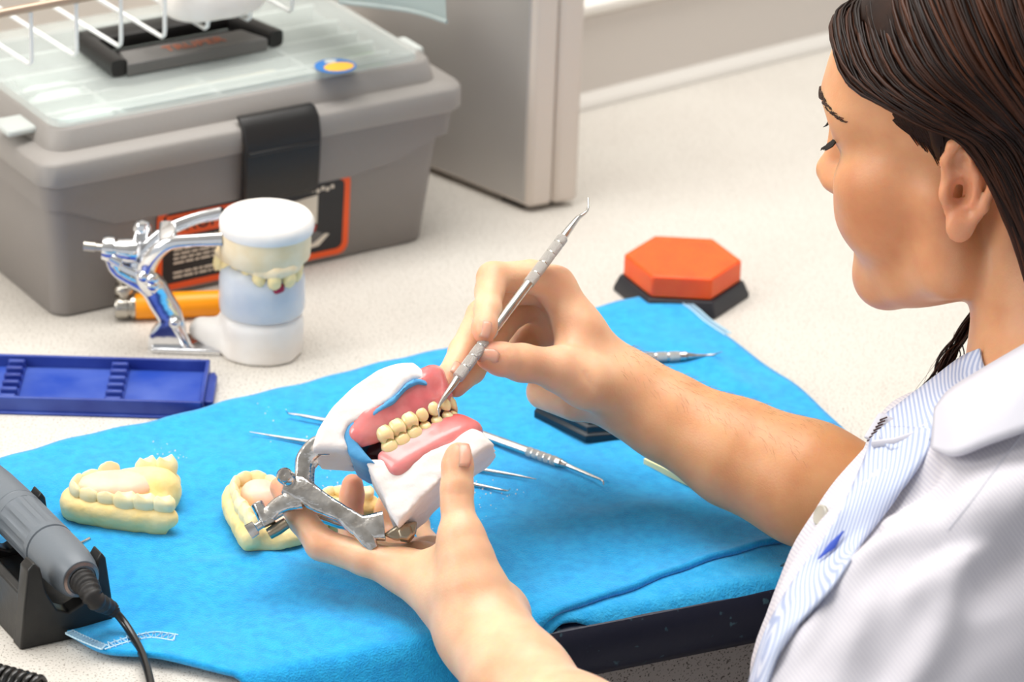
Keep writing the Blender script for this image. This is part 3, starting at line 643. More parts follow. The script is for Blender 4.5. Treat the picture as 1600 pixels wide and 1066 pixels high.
def dental_cast(label, c, ang, Lx=.046, Wy=.0255, n=12, skip=(), htooth=.0105, zr=.0160, wax=None, seed=1, tall=(), tm='stone_tooth', base='stone_yellow', flare=1.22, extra=()):
    ax = dirv(ang); ay = dirv(ang+90); F = lambda x, y, z: c+ax*x+ay*y+ZZ*z; t = thing('dental_cast', label, 'dental cast', c)
    R = np.array([ax, ay, ZZ]); xs, ys, tx, ty = arch_pts(Lx, Wy, 24)
    ridge = Uni([Cone(F(xs[i], ys[i], zr-.006), F(xs[i+1], ys[i+1], zr-.0070), .0060) for i in range(len(xs)-1)], .002)
    ol = arch_pts(Lx*1.04, Wy*flare, 20); pl = [(x*1.08-.0065, y) for x, y in zip(ol[0], ol[1])]
    slab = Disp(Ext(pl, F(0, 0, .0050), ax, ay, ZZ, .0062, .0025), lambda P: wob(P, 90, .0009, seed+3))
    g_ = np.random.default_rng(seed)
    nd = Disp(Int([Uni([ridge, slab]+[Ell(F(*e_[:3]), e_[3:], R) for e_ in extra], .005), Half(F(0, 0, 0), -ZZ)], .001), lambda P: wob(P, 300, .0005, seed)+wob(P, 700, .0002, seed+5))
    lo = c-np.array([.07, .07, .003]); hi = c+np.array([.075, .075, .032])
    obj('stone_base', sdf(nd, lo, hi, .0012), base, t)
    X_, Y_, TX, TY = arch_pts(Lx, Wy*1.04, n)
    for i in range(n):
        if i in skip: continue
        k = abs(i-(n-1)/2); mol = k > n*.28; q = g_.uniform(.92, 1.08); w = 1.02*Lx*2.75/n*(.92 if not mol else 1.06)*q; h = htooth*q*(1.35 if i in tall else 1)
        tv_ = nrm(ax*TX[i]+ay*TY[i]); no = np.cross(tv_, ZZ); cc_ = F(X_[i], Y_[i], zr+h*.22)+no*.0012
        obj('tooth', tooth_mb(cc_, tv_, no, nrm(ZZ+no*g_.uniform(-.1, .12)), w, .0088 if mol else .0064, h, mol), tm, t)
    if wax:
        for (x, y, z, rx, ry, rz_) in wax:
            obj('wax_plate', sdf(Disp(Ell(F(x, y, z), (rx, ry, rz_), R), lambda P: wob(P, 200, .0003, 4)), F(x, y, z)-.035, F(x, y, z)+.035, .0016), 'wax_pink', t)
    return t
dental_cast('yellow stone dental cast lying alone at the left of the towel', G(114, 803, TZ), 4, Lx=.060, Wy=.0240, n=12, skip=(9, ), tall=(8, 10, 11), wax=[(.024, .005, .0155, .024, .0145, .0085)], seed=2, extra=[(.050, .010, .010, .014, .013, .014), (.040, .016, .012, .020, .007, .011)])
dental_cast('yellow stone dental cast with pink wax dome under the left index fingertip', G(380, 790, TZ), -58, Lx=.057, Wy=.0225, n=13, skip=(11, 12), wax=[(.018, .002, .0145, .013, .0115, .009), (.043, .002, .0115, .013, .016, .006)], seed=3, extra=[(.045, 0, .004, .018, .022, .010)])
dental_cast('small yellow stone cast mostly hidden behind hand and chrome articulator arm', G(505, 812, TZ), -20, Lx=.026, Wy=.0125, n=8, htooth=.0065, seed=4)
# ================================================================ ARTICULATOR HELD IN THE LEFT HAND, with plaster mounts and dentures
mat('plaster_mount', 'fbf4f0', .7, var='f3e6df', vscale=35, bump=.45, bscale=110); mat('blue_stone', '5aa9dc', .6, var='4a97cf', vscale=50, bump=.15, bscale=200)
mat('gum_red', 'e0605f', .25, sss=.002, coat=.4); mat('gum_pink', 'e27a7c', .22, sss=.0025, sssr=(1, .3, .25), var='ee9c98', vscale=55, coat=.4); mat('gum_pale', 'f0a09f', .3, sss=.0025, sssr=(1, .3, .25), vertex='Col', var='f6eae6', vscale=60, coat=.3)
mat('denture_tooth', 'f3dfae', .25, sss=.0015, var='f0d59c', vscale=90, coat=.3); mat('brass_grey', 'a79a86', .3, 1, bump=.3, bscale=150)
TOV = -Fv
ef = nrm(.85*Rv+.53*Uv-.10*TOV); eu0 = nrm(-.53*Rv+.85*Uv); eu0 = nrm(eu0-ef*np.dot(eu0, ef)); et = np.cross(ef, eu0); et = et if et@TOV > 0 else -et
tl = math.radians(13); eu = eu0*math.cos(tl)-et*math.sin(tl); el = et*math.cos(tl)+eu0*math.sin(tl)
OM = V(659, 676, -.332); K = lambda f, l, u: OM+ef*f+el*l+eu*u
def FL(px, py, l):     # point of the held model seen at a pixel, on the lateral plane l
    r = _ray(px, py); o = OM+el*l; return CP+r*(((o-CP)@el)/(r@el))
def fu(px, py, l=.028):
    q = FL(px, py, l)-OM; return (q@ef, q@eu)
ar = thing('dental_articulator', 'chrome articulator with pink dentures on plaster mounts, held in the left hand', 'articulator', OM)
L0 = .028
def dplan(f0, f1, w, e=2.6, n=26):    # D-shaped plan outline, round at the front
    s = [(f1-(f1-f0)*.55*(1-abs(math.cos(a))**(2/e)) if False else f0+(f1-f0)*(.42+.58*math.copysign(abs(math.cos(a))**(2/e), math.cos(a))), w*math.copysign(abs(math.sin(a))**(2/e), math.sin(a))) for a in np.linspace(-math.pi/2, math.pi/2, n)]
    return s+[(f0, w*.82), (f0, -w*.82)]
# upper mount
up_poly = [fu(*p) for p in [(487, 703), (496, 672), (520, 638), (548, 610), (590, 580), (624, 565), (645, 559), (660, 571), (670, 592), (664, 592), (648, 591), (634, 602), (616, 624), (596, 638), (570, 655), (545, 668), (538, 684), (546, 706), (520, 704)]]
um = Int([Ext(up_poly, OM, ef, eu, el, .034, .002), Ext(dplan(-.068, .0240, .0345), OM, ef, el, eu, .06, .002)], .004)
obj('upper_mount', sdf(Disp(um, lambda P: wob(P, 260, .0004, 1)), OM-.09, OM+.09, .0014), 'plaster_mount', ar)
bl_poly = [fu(*p) for p in [(534, 678), (545, 664), (570, 652), (596, 635), (616, 621), (634, 599), (648, 588), (664, 589), (671, 600), (652, 599), (636, 608), (617, 632), (600, 643), (581, 658), (564, 672), (560, 694), (576, 714), (588, 726), (566, 724), (546, 712)]]
bs = Int([Ext(bl_poly, OM, ef, eu, el, .0338, .001), Ext(dplan(-.055, .0238, .0342), OM, ef, el, eu, .06, .001)], .002)
obj('blue_stone', sdf(Disp(bs, lambda P: wob(P, 300, .0002, 2)), OM-.09, OM+.09, .0013), 'blue_stone', ar)
# lower mount: wedge
lo_poly = [fu(*p) for p in [(570, 718), (612, 716), (660, 706), (705, 688), (737, 664), (752, 668), (771, 689), (728, 722), (687, 752), (650, 790), (622, 822), (606, 800), (598, 775), (580, 745)]]
lm = Int([Ext(lo_poly, OM, ef, eu, el, .030, .0015), Ext(dplan(-.09, .0365, .031), OM, ef, el, eu, .08, .002)], .003)
obj('lower_mount', sdf(Disp(lm, lambda P: wob(P, 280, .00045, 3)+wob(P, 90, .0005, 8)), OM-.1, OM+.1, .0014), 'plaster_mount', ar)
# gums (arch in the f,l plane; front at +f)
AX0, ALx, AWy = .0215, .050, .0255
xs, ys, tx, ty = arch_pts(ALx, AWy, 26)
def kk(i, u, out=0, X=None): return K(AX0-xs[i]+(-ty[i])*0, ys[i], u)
ug = [Cone(K(AX0+.0015-xs[i], ys[i]*1.08, .0175+.0055*max(0, 1-xs[i]/.032)), K(AX0-xs[i], ys[i]*1.03, .0068), .0066, .0038) for i in range(26)]
tub = [Ell(K(AX0-ALx-.002, s*AWy*1.06, .0125), (.0095, .0066, .0085), np.array([ef, el, eu])) for s in (1, -1)]
pal = [Ell(K(-.008, 0, .019), (.026, .021, .0035), np.array([ef, el, eu]))]
X_, Y_, TX, TY = arch_pts(ALx-.004, AWy*1.06, 14)
def tooth_axes(i, X_, Y_, TX, TY, sgn):
    tv_ = nrm(-ef*TX[i]+el*TY[i]); no = nrm(np.cross(tv_, eu*sgn)); c = K(AX0-X_[i], Y_[i], 0)
    if no@(c-K(AX0-.03, 0, 0)) < 0: no = -no
    return tv_, no, c
roots = []
for i in range(14):
    tv_, no, c = tooth_axes(i, X_, Y_, TX, TY, 1); roots.append(Cone(c+eu*.010+no*.002, c+eu*.017, .0026, .0018))
gn = Disp(Uni([Uni(ug, .004)]+tub+pal+roots, .003), lambda P: wob(P, 240, .00025, 6))
g1 = obj('upper_gum', sdf(gn, OM-.07, OM+.07, .0012), 'gum_pink', ar)
lg_ = [Cone(K(AX0-.001-xs[i], ys[i]*1.0, -.0065), K(AX0+.002-xs[i], ys[i]*1.03, -.015), .0040, .0068) for i in range(26)]
lp_, lf_ = sdf(Disp(Uni(lg_+[Ell(K(AX0-.001, .004, -.0105), (.006, .009, .006), np.array([ef, el, eu]))], .004), lambda P: wob(P, 260, .0002, 7)), OM-.07, OM+.07, .0012)
w_ = np.exp(-(np.linalg.norm(lp_-FL(711, 660, .006), axis=1)/.012)**2)[:, None]; gc_ = np.array(rgb('f0a09f'))*(1-w_)+np.array(rgb('d63f42'))*w_
g2 = obj('lower_gum', (lp_, lf_), 'gum_pale', ar, colors=gc_)
for i in range(14):
    k = abs(i-6.5); mol = k > 4; w = .0098 if mol else (.0078 if k > 1 else .0086)
    tv_, no, c = tooth_axes(i, X_, Y_, TX, TY, 1)
    obj('tooth', tooth_mb(c+eu*.0048+no*.0016, tv_, no, -eu+no*.12, w, .0088 if mol else .0066, .0102, mol), 'denture_tooth', g1)
XL, YL, TXL, TYL = arch_pts(ALx-.004, AWy*1.04, 14)
for i in range(14):
    k = abs(i-6.5); mol = k > 4; w = .0098 if mol else .0072
    tv_, no, c = tooth_axes(i, XL, YL, TXL, TYL, -1)
    obj('tooth', tooth_mb(c-eu*.0036-ef*.001, tv_, no, eu+no*.08, w, .0088 if mol else .0062, .0092, mol), 'denture_tooth', g2)
# chrome frames
def bar_(path, wid, thk, up, per=5, n=16, sq=4.5):
    p = catmull(path, per); w = lerpn(wid, per); t = lerpn(thk, per); return MB().tube(p, list(zip(w, t)), n, up=up, sq=sq)
def FA(px, py, l): return FL(px, py, l)
near, far = .016, -.016
uf = obj('upper_frame', bar_([FA(513, 694, near), FA(494, 698, near), FA(477, 716, near), FA(473, 735, near), FA(472, 775, near)], [.0062, .0058, .0052, .0046, .0042], [.0045, .0042, .0036, .0036, .0034], Rv), 'cast_metal', ar)
obj('frame_arm', bar_([FA(520, 700, far), FA(500, 708, far), FA(486, 722, far), FA(481, 740, far), FA(481, 800, far)], [.005, .005, .0045, .004, .004], [.0045, .004, .0036, .0034, .0034], Rv), 'cast_metal', uf)
obj('mount_plate', MB().prism([FA(*p, .012) for p in [(496, 706), (508, 672), (540, 676), (566, 708), (548, 716)]], -el*.024), 'plaster_mount', uf, bevel=.002)
lf = obj('lower_frame', bar_([FA(446, 757, near), FA(470, 766, near), FA(500, 786, near), FA(535, 804, near), FA(565, 824, near), FA(600, 822, near)], [.0058, .0075, .0066, .0050, .0068, .0085], [.0042, .005, .0045, .004, .004, .004], eu), 'cast_metal', ar)
obj('frame_arm', bar_([FA(550, 812, near), FA(566, 832, near), FA(577, 848, near), FA(584, 859, near)], [.005, .0052, .0045, .0030], [.004, .0042, .004, .003], eu), 'cast_metal', lf)
obj('frame_arm', bar_([FA(486, 800, far), FA(512, 808, far), FA(545, 818, far), FA(590, 826, far)], [.0038, .0042, .0042, .006], [.004]*4, eu), 'cast_metal', lf)
obj('frame_arm', bar_([FA(470, 780, near), FA(446, 786, near), FA(428, 797, near), FA(418, 811, near), FA(421, 820, near)], [.0062, .0052, .0045, .004, .0038], [.0045, .004, .0036, .0034, .003], eu), 'cast_metal', lf)
obj('end_plate', MB().loft([[FA(x, y, l) for x, y in ((598, 836), (618, 822), (652, 814), (650, 836), (620, 846))] for l in (.018, -.018)]), 'brass_grey', lf, bevel=.0015)
for l in (.014, -.006): obj('plate_nut', MB().lathe(FA(634, 834, l), el, [(.0001, -.004), (.005, -.004), (.005, .004), (.0035, .005), (.0001, .005)], 6), 'brass_grey', lf, bevel=.0005)
hg = obj('hinge_axle', MB().lathe(FA(451, 757, 0), el, [(.0001, -.024), (.005, -.024), (.0052, -.02), (.0034, -.0195), (.0034, .0195), (.0046, .02), (.0048, .024), (.0036, .0262), (.0022, .0265), (.0001, .0255)], 16), 'cast_metal', lf)
obj('hinge_ball', MB().lathe(FA(450, 748, .021), el, [(.0001, -.005), (.003, -.0042), (.0045, -.002), (.0048, 0), (.0042, .0025), (.0025, .0044), (.0001, .005)], 14), 'cast_metal', lf)
sa, sb = FA(440, 800, near), FA(388, 832, near)
obj('set_screw', MB().tube([sa, sa*.6+sb*.4, sa*.4+sb*.6, sa*.25+sb*.75, sa*.22+sb*.78, sb], [.0024, .0024, .0024, .0024, (.0042, .0016), (.0044, .0016)], 12, up=Uv, sq=3), 'steel', lf)
obj('screw_block', MB().tube([FA(401, 786, near), FA(416, 817, near)], [.0036, .0036], 12), 'cast_metal', lf, bevel=.0006)
obj('set_screw', MB().lathe(FA(434, 826, 0.012), nrm(Rv*.8+Uv*.5), [(.0001, -.006), (.0034, -.006), (.0038, .0), (.0034, .006), (.0001, .006)], 12), 'brass_grey', lf)

# ================================================================ HELD INSTRUMENT
hi_ = thing('dental_instrument', 'steel probe with knurled grips held upright in the right hand, tip on the teeth', 'instrument', V(790, 490, -.30))
p0, p1 = V(714, 592, -.334), V(880, 371, -.268); Lh = lambda s: p0+(p1-p0)*s
obj('handle', MB().tube([Lh(.0), Lh(.02), Lh(.98), Lh(1)], [.0022, .0030, .0030, .0024], 16), 'steel', hi_)
for a, c in ((.0, .34), (.66, 1.0)):
    n = 42; obj('knurled_grip', MB().tube([Lh(a+(c-a)*i/n) for i in range(n+1)], [(.00345 if i % 9 else .0028)*(.85 if i in (0, n) else 1) for i in range(n+1)], 16), 'steel_knurl', hi_)
obj('working_tip', MB().tube(catmull([Lh(.01), V(706, 604, -.338), V(695, 619, -.345), V(688, 630, -.352), V(685, 637, -.356), V(685.5, 645, -.357), V(686, 652, -.357)], 6), lerpn([.0024, .0021, .0016, .0011, .00075, .0005, .0003], 6), 10), 'steel', hi_)
obj('working_tip', MB().tube(catmull([Lh(.99), V(888, 360, -.265), V(902, 342, -.258), V(907, 338, -.256), V(916, 331, -.253), V(919, 324, -.25), V(919, 309, -.247)], 6), lerpn([.0026, .0023, .0016, .0012, .0009, .0007, .0004], 6), 10), 'steel', hi_)

# ================================================================ ARTICULATOR STANDING AT THE BACK
mat('cream_stone', 'fbe9c6', .6, var='f4d9a8', vscale=60, bump=.15, bscale=150); mat('acrylic_clear', 'edf1f6', .22, trans=.25, sss=.006, sssr=(1, 1, 1), ior=1.3, var='dde5ef', vscale=45); mat('acrylic_tooth', 'f6e0a4', .4); mat('die_red', 'a3123c', .3)
mat('gas_orange', 'f79a10', .35); mat('nickel', 'bdb8ae', .28, 1, bump=.1, bscale=150)
ab = G(409, 547); YA = ab[1]; A3 = lambda px, py, o=0: PY(px, py, YA+o)
a2 = thing('dental_articulator', 'chrome articulator with tall white and cream dental models standing before the toolbox', 'articulator', ab)
Rz = lambda r, h: (r, h)
def cyl(name, prof, m, dx=0, dy=0, n=40, sq=1.0, parent=a2): return obj(name, MB().lathe(ab+np.array([dx, dy, 0]), ZZ, prof, n, sq), m, parent)
lobes = Disp(Uni([Cone(ab+ZZ*.002, ab+ZZ*.021, .0275, .0275), Cone(ab+np.array([-.024, .0, .010]), ab+np.array([-.04, .003, .013]), .012, .008)], .006), lambda P: wob(P, 120, .0009, 3))
lob = Int([Int([lobes, Half(ab, -ZZ)], .001), Half(ab+ZZ*.030, ZZ)], .003)
obj('plaster_foot', sdf(lob, ab-.06, ab+.06, .0018), 'plaster_white', a2)
acy = MB().lathe(ab, ZZ, [(.0001, .0301), (.0275, .0301), (.0282, .036), (.028, .052), (.0265, .060), (.0235, .064), (.0001, .064)], 40); obj('clear_base', acy, 'acrylic_clear', a2, bevel=.001)
cyl('stone_block', [(.0001, .066), (.026, .066), (.0292, .069), (.0298, .078), (.0296, .0862), (.0001, .0863)], 'cream_stone', .002)
cyl('plaster_cap', [(.0001, .0864), (.0302, .0864), (.0308, .089), (.0306, .0935), (.0285, .0962), (.02, .0968), (.0001, .097)], 'plaster_white', .003)
xs2, ys2, tx2, ty2 = arch_pts(.046, .0235, 12)
ang = math.radians(-62); ax2 = np.array([math.cos(ang), math.sin(ang), 0]); ay2 = np.array([-ax2[1], ax2[0], 0])
for i in range(12):
    k = abs(i-5.5); c = ab+ax2*(.0255-xs2[i])+ay2*ys2[i]*1.02+np.array([.002, 0, .0615]); tv_ = nrm(-ax2*tx2[i]+ay2*ty2[i]); no = np.cross(tv_, ZZ)
    if no@(c-ab) < 0: no = -no
    obj('tooth', tooth_mb(c+no*.0015, tv_, no, -ZZ+no*.1, .0098 if k > 3 else .0090, .009, .0125, k > 3), 'acrylic_tooth', a2)
gcol = Uni([Cone(ab+ax2*(.0255-xs2[i])+ay2*ys2[i]*1.02+np.array([.002, 0, .0675]), ab+ax2*(.0255-xs2[min(i+1, 11)])+ay2*ys2[min(i+1, 11)]*1.02+np.array([.002, 0, .0675]), .0052) for i in range(12)], .003)
obj('gum_ridge', sdf(Disp(gcol, lambda P: wob(P, 300, .0003, 2)), ab+np.array([-.05, -.05, .055]), ab+np.array([.05, .05, .08]), .0016), 'cream_stone', a2)
for q in (2.6, 5.4): 
    k = ab+ax2*(.0255-np.interp(q, range(12), xs2))+ay2*np.interp(q, range(12), ys2)+np.array([.001, 0, .055]); obj('red_die', tooth_mb(k, ay2, ax2, -ZZ, .0085, .007, .007, True), 'die_red', a2)
# lower frame: foot plate, broad curved post
lf2 = obj('lower_frame', bar_([A3(262, 556, -.004), A3(262, 530, -.004), A3(268, 500, -.002), A3(252, 470), A3(236, 445), A3(205, 430), A3(184, 418), A3(176, 400)], [.013, .0125, .0085, .0085, .0085, .0065, .0055, .0055], [.0035, .004, .005, .006, .006, .0055, .005, .005], Rv), 'chrome', a2)
obj('foot_plate', MB().prism([A3(236, 556, -.012)*np.array([1, 1, 0]), A3(345, 560, -.012)*np.array([1, 1, 0]), A3(345, 553, .014)*np.array([1, 1, 0]), A3(240, 548, .014)*np.array([1, 1, 0])], ZZ*.004), 'chrome', lf2, bevel=.001)
obj('brace', bar_([A3(268, 498, -.004), A3(284, 525, -.006), A3(300, 548, -.006), A3(345, 552, -.004)], [.0035, .0032, .0032, .0035], [.004]*4, Uv), 'chrome', lf2)
obj('screw_head', MB().lathe(A3(273, 504, -.010), -Fv, [(.0001, -.004), (.0035, -.004), (.0042, .0), (.0025, .0025), (.0001, .003)], 14), 'chrome', lf2)
# hub and horizontal screw
hx0, hx1 = A3(168, 388), A3(212, 393)
hub = obj('hub', MB().lathe(hx0, hx1-hx0, [(.0001, -.003), (.0080, -.003), (.0088, 0), (.0085, .004), (.006, .0045), (.006, .006), (.0075, .0065), (.0085, .013), (.0085, .0195), (.007, .021), (.0001, .0215)], 22), 'chrome', a2)
obj('screw_thread', MB().tube([hx0+(hx1-hx0)*(.25+.75*i/26) - Fv*-.000 -Uv*.004 for i in range(27)], [.0042 if i % 2 else .0034 for i in range(27)], 12), 'nickel', hub)
obj('screw_spindle', MB().tube([A3(168, 388), A3(150, 386), A3(149, 386), A3(131, 384)], [.0026, .0026, .0033, .0033], 12), 'nickel', hub)
obj('stop_pin', MB().tube([A3(172, 402, -.006), A3(188, 411, -.006)], [.0032, .0036], 12), 'chrome', hub)
# upper frame: two arms to the plaster, joined by a web, down to the hinge
uf2 = obj('upper_frame', bar_([A3(348, 333, .014), A3(310, 341, .014), A3(275, 354, .010), A3(255, 366, .008), A3(228, 388, .006), A3(214, 400, .004)], [.0042, .0038, .0042, .0045, .0042, .005], [.0045]*6, Uv), 'chrome', a2)
obj('frame_arm', bar_([A3(348, 374, -.010), A3(305, 376, -.010), A3(268, 380, -.009), A3(245, 394, -.008), A3(230, 416, -.006), A3(228, 440, -.004), A3(240, 455, -.004)], [.0044, .004, .0042, .0048, .0055, .006, .006], [.005]*7, Uv), 'chrome', uf2)
obj('frame_web', bar_([A3(262, 352, .010), A3(262, 366, .0), A3(262, 382, -.009)], [.0055, .006, .0055], [.0035]*3, Rv), 'chrome', uf2)
obj('hinge_ball', MB().lathe(A3(222, 357, .012), ZZ, [(.0001, -.006), (.004, -.005), (.0062, -.002), (.0062, .0015), (.0045, .0048), (.0001, .0058)], 16), 'chrome', uf2)
obj('frame_arm', bar_([A3(222, 362, .012), A3(218, 385, .008), A3(216, 410, .004), A3(222, 436, .0)], [.0045, .0055, .006, .006], [.006]*4, Rv), 'chrome', uf2)
for p in ((224, 432, -.010), (237, 436, -.011), (238, 446, -.011)): obj('screw_head', MB().lathe(A3(*p), -Fv, [(.0001, -.004), (.0042, -.004), (.0048, 0), (.0025, .003), (.0001, .0034)], 14), 'chrome', uf2)
# orange tool lying behind it
oa = G(196, 498); oc = G(360, 492); od = nrm(oc-oa); r_ = .0088
go = thing('gas_torch', 'orange cylindrical torch with metal valve end lying behind the standing articulator', 'torch', oa); oz = oa+ZZ*r_
obj('barrel', MB().lathe(oz, od, [(.0001, .006), (r_*.9, .006), (r_, .0075), (r_, .085), (r_*.8, .088), (.0001, .088)], 28), 'gas_orange', go)
obj('valve_body', MB().lathe(oz, od, [(.0001, -.007), (.0072, -.007), (.0082, -.005), (.0082, .001), (.0074, .0015), (.0074, .003), (.0084, .0035), (.0084, .0062), (.0001, .0062)], 24), 'nickel', go)
obj('valve_knob', MB().lathe(oz-od*.001+ZZ*.006, ZZ, [(.0001, 0), (.0035, 0), (.0035, .004), (.0062, .005), (.0068, .008), (.0055, .0105), (.004, .011), (.004, .0125), (.0055, .014), (.0058, .017), (.004, .019), (.0001, .0195)], 18), 'nickel', go)
# ================================================================ THE PERSON
mat('skin', 'e6b48f', .42, sss=.004, sssr=(1, .35, .18), vertex='Col', var='f4e9e4', vscale=45, bump=.10, bscale=700)
mat('nail', 'e2a891', .25, sss=.002, coat=.3); mat('hair_brown', '1c0e09', .45, var='2a170e', vscale=60, spec=.25); mat('hair_strand', '2a170e', .45, vertex='Col', spec=.25); mat('lash_black', '17100d', .5); mat('brow_brown', '3a2519', .7)
_ha, _hb, _hg = 0.472, 0.218, 0.029
fh = np.array([-math.cos(_ha), math.sin(_ha), 0]); hl = np.array([-math.sin(_ha), -math.cos(_ha), 0])
hf = fh*math.cos(_hb)-ZZ*math.sin(_hb); hu0 = ZZ*math.cos(_hb)+fh*math.sin(_hb); hlft = hl*math.cos(_hg)+hu0*math.sin(_hg); hu = hu0*math.cos(_hg)-hl*math.sin(_hg)
HO = V(1553.6, 240.1, -.335); HS = .97e-3; HR = np.array([hf, hlft, hu])
def HD(x, y, z): return HO+HS*(hf*x+hlft*y+hu*z)
def he(x, y, z, a, b, c, R=None): return Ell(HD(x, y, z), np.array([a, b, c])*HS, HR if R is None else R)
def hc_(p, q, r, s=None): return Cone(HD(*p), HD(*q), r*HS, (r if s is None else s)*HS)
person = thing('person', 'dark-haired person in a pale striped coat leaning over the worktop, holding articulator and probe', 'person', V(1500, 900, -.42)*np.array([1, 1, 0])+ZZ*FZ)
# ---- head
head = [he(-4, 0, 52, 88, 70, 72), he(42, 0, 44, 55, 60, 50), he(46, 0, -12, 48, 54, 60), he(72, 0, -38, 24, 30, 24), he(47, 0, -60, 38, 38, 24), he(40, 0, -70, 36, 30, 19)]
for s in (1, -1):
    head += [he(57, s*33, -24, 31, 27, 30), he(50, s*50, -2, 28, 14, 15), hc_((12, s*53, -12), (16, s*47, -56), 14), hc_((16, s*46, -56), (74, s*13, -77), 14, 13), hc_((87, s*10, 38), (70, s*44, 34), 10, 9)]
head += [he(79, 0, -76, 16, 19, 15)]
face = Uni(head, .018)
nose = Uni([hc_((92, 0, 30), (103, 0, -6), 7, 8), he(107, 0, -10, 9.3, 9, 8.6), he(100, 9.5, -15, 9, 6, 6.5), he(100, -9.5, -15, 9, 6, 6.5)], .007)
face = Uni([face, nose], .010)
face = Sub(face, Uni([he(94, 31, 25, 14, 18, 10), he(94, -31, 25, 14, 18, 10)], 0), .010)
eyes = Uni([he(73, s*33, 25, 13, 15, 12.5) for s in (1, -1)], 0); face = Uni([face, eyes], .004)
lips = Uni([he(92, 0, -34, 8, 22, 5.5), he(91, 0, -46, 8, 19, 6.5)], .0015); face = Uni([face, lips], .004)
ears = []; pits = []
for s in (1, -1):
    eo = nrm(hlft*s*.90-hf*.44); ex = nrm(hf-eo*np.dot(hf, eo)); ex = nrm(ex*.97+hu*.20); ez = np.cross(ex, eo)*(1 if np.dot(np.cross(ex, eo), hu) > 0 else -1); ER = np.array([ex, eo, ez])
    E3 = lambda x, y, z: HD(-11, s*73, 2)+HS*.92*(ex*x+eo*y+ez*z)
    hel = [(11, -1, 4), (14, 1, 16), (11, 3, 27), (2, 4, 34), (-9, 5, 31), (-15, 6, 19), (-16, 6, 4), (-12, 5, -11), (-5, 3, -22)]
    plate = Ell(E3(-1, -2, 2), np.array([15, 3.6, 30])*HS, ER)
    e_ = Uni([plate]+[Cone(E3(*hel[i]), E3(*hel[i+1]), 3.1*HS) for i in range(len(hel)-1)]+[Cone(E3(2, 2, 22), E3(-7, 3, 8), 2.6*HS), Cone(E3(-7, 3, 8), E3(-5, 3, -9), 3*HS), Ell(E3(1, 1, -25), np.array([8.5, 4.5, 10])*HS, ER), Ell(E3(12, 0, -4), np.array([4, 4, 7])*HS, ER)], .0028)
    ears.append(e_); pits += [Ell(E3(3, 3, -3), np.array([6.5, 7.5, 9.5])*HS, ER), Ell(E3(5, 4, 17), np.array([5, 4.2, 5])*HS, ER), Ell(E3(-11, 6, 12), np.array([1.8, 3.2, 11])*HS, ER)]
face = Sub(Uni([face]+ears, .003), Uni(pits, 0), .0015)
# ---- neck, trunk core, shoulders
NB = V(1664, 612, -.335); CH = V(1610, 900, -.42)
shL, elL = V(1640, 800, -.50), V(1180, 1290, -.58); shR, elR = V(1560, 800, -.20), V(1440, 830, -.30)
trunk = Uni([Cone(HD(-40, 0, -30), NB, .042, .050), Cone(HD(-22, 0, -52), NB+hf*.002, .034, .045), Cone(NB, CH, .048, .07), Cone(CH, CH-ZZ*.35, .07, .09), Cone(NB+ZZ*-.03, shL, .05, .045), Cone(NB+ZZ*-.05, shR, .045, .036)], .025)
def surf(node, px, py):
    r = _ray(px, py); L = np.linalg.norm(r); d = D0-.75
    for _ in range(70):
        v = node.d((CP+r*d)[None])[0]
        if v < .0006: break
        d += v*.9/L
        if d > D0+.2: return None
    return d-D0
# ---- hands
def chain(pts, k=.0035): 
    P = [V(p[0], p[1], p[2]) for p in pts]; return Uni([Cone(P[i], P[i+1], pts[i][3]*1e-3, pts[i+1][3]*1e-3) for i in range(len(P)-1)], k)
# right hand: pen grip on the probe
wR = (968, 604, -.252)
palmR = Uni([chain([(975, 606, -.252, 18.5), (935, 560, -.256, 15), (868, 447, -.258, 11)]), chain([(972, 604, -.245, 18), (930, 555, -.24, 15), (862, 447, -.238, 10.5)]),
             chain([(972, 606, -.238, 17), (920, 575, -.22, 14), (846, 470, -.220, 10)]), chain([(968, 612, -.235, 17), (905, 605, -.215, 14), (840, 510, -.205, 9.5)]),
             chain([(965, 612, -.262, 18), (918, 598, -.280, 15.5), (876, 580, -.288, 12)]), chain([(905, 520, -.262, 12), (890, 560, -.272, 11)]), chain([(900, 620, -.245, 15), (850, 612, -.232, 11)])], .012)
fingR = [chain([(868, 447, -.258, 10.6), (830, 432, -.268, 9.6), (770, 434, -.281, 9.2), (765, 455, -.290, 8.4), (762, 484, -.303, 7.9), (757, 512, -.314, 7.0), (756, 522, -.317, 6.0)]),
         chain([(862, 447, -.238, 10.5), (790, 455, -.255, 9.2), (752, 492, -.272, 8.6), (722, 548, -.298, 7.6), (700, 588, -.318, 6.6), (693, 603, -.325, 5.2)]),
         chain([(846, 470, -.220, 10), (800, 490, -.235, 8.8), (770, 530, -.258, 8.4), (738, 580, -.287, 7.2), (712, 606, -.305, 6.0)]),
         chain([(840, 510, -.205, 9.5), (812, 540, -.222, 8), (800, 562, -.240, 7.2), (800, 572, -.250, 6.2)]),
         chain([(905, 592, -.282, 13), (868, 575, -.290, 11.4), (815, 567, -.302, 10.9), (782, 561, -.311, 9.6), (764, 557, -.315, 8.2)])]
foreR = chain([(968, 604, -.250, 18.2), (1000, 628, -.251, 18.6), (1050, 656, -.256, 22), (1150, 708, -.268, 28.5), (1260, 755, -.284, 33), (1440, 830, -.30, 34)], .02)
armR = Uni([foreR, Cone(elR, shR, .034, .036)], .02)
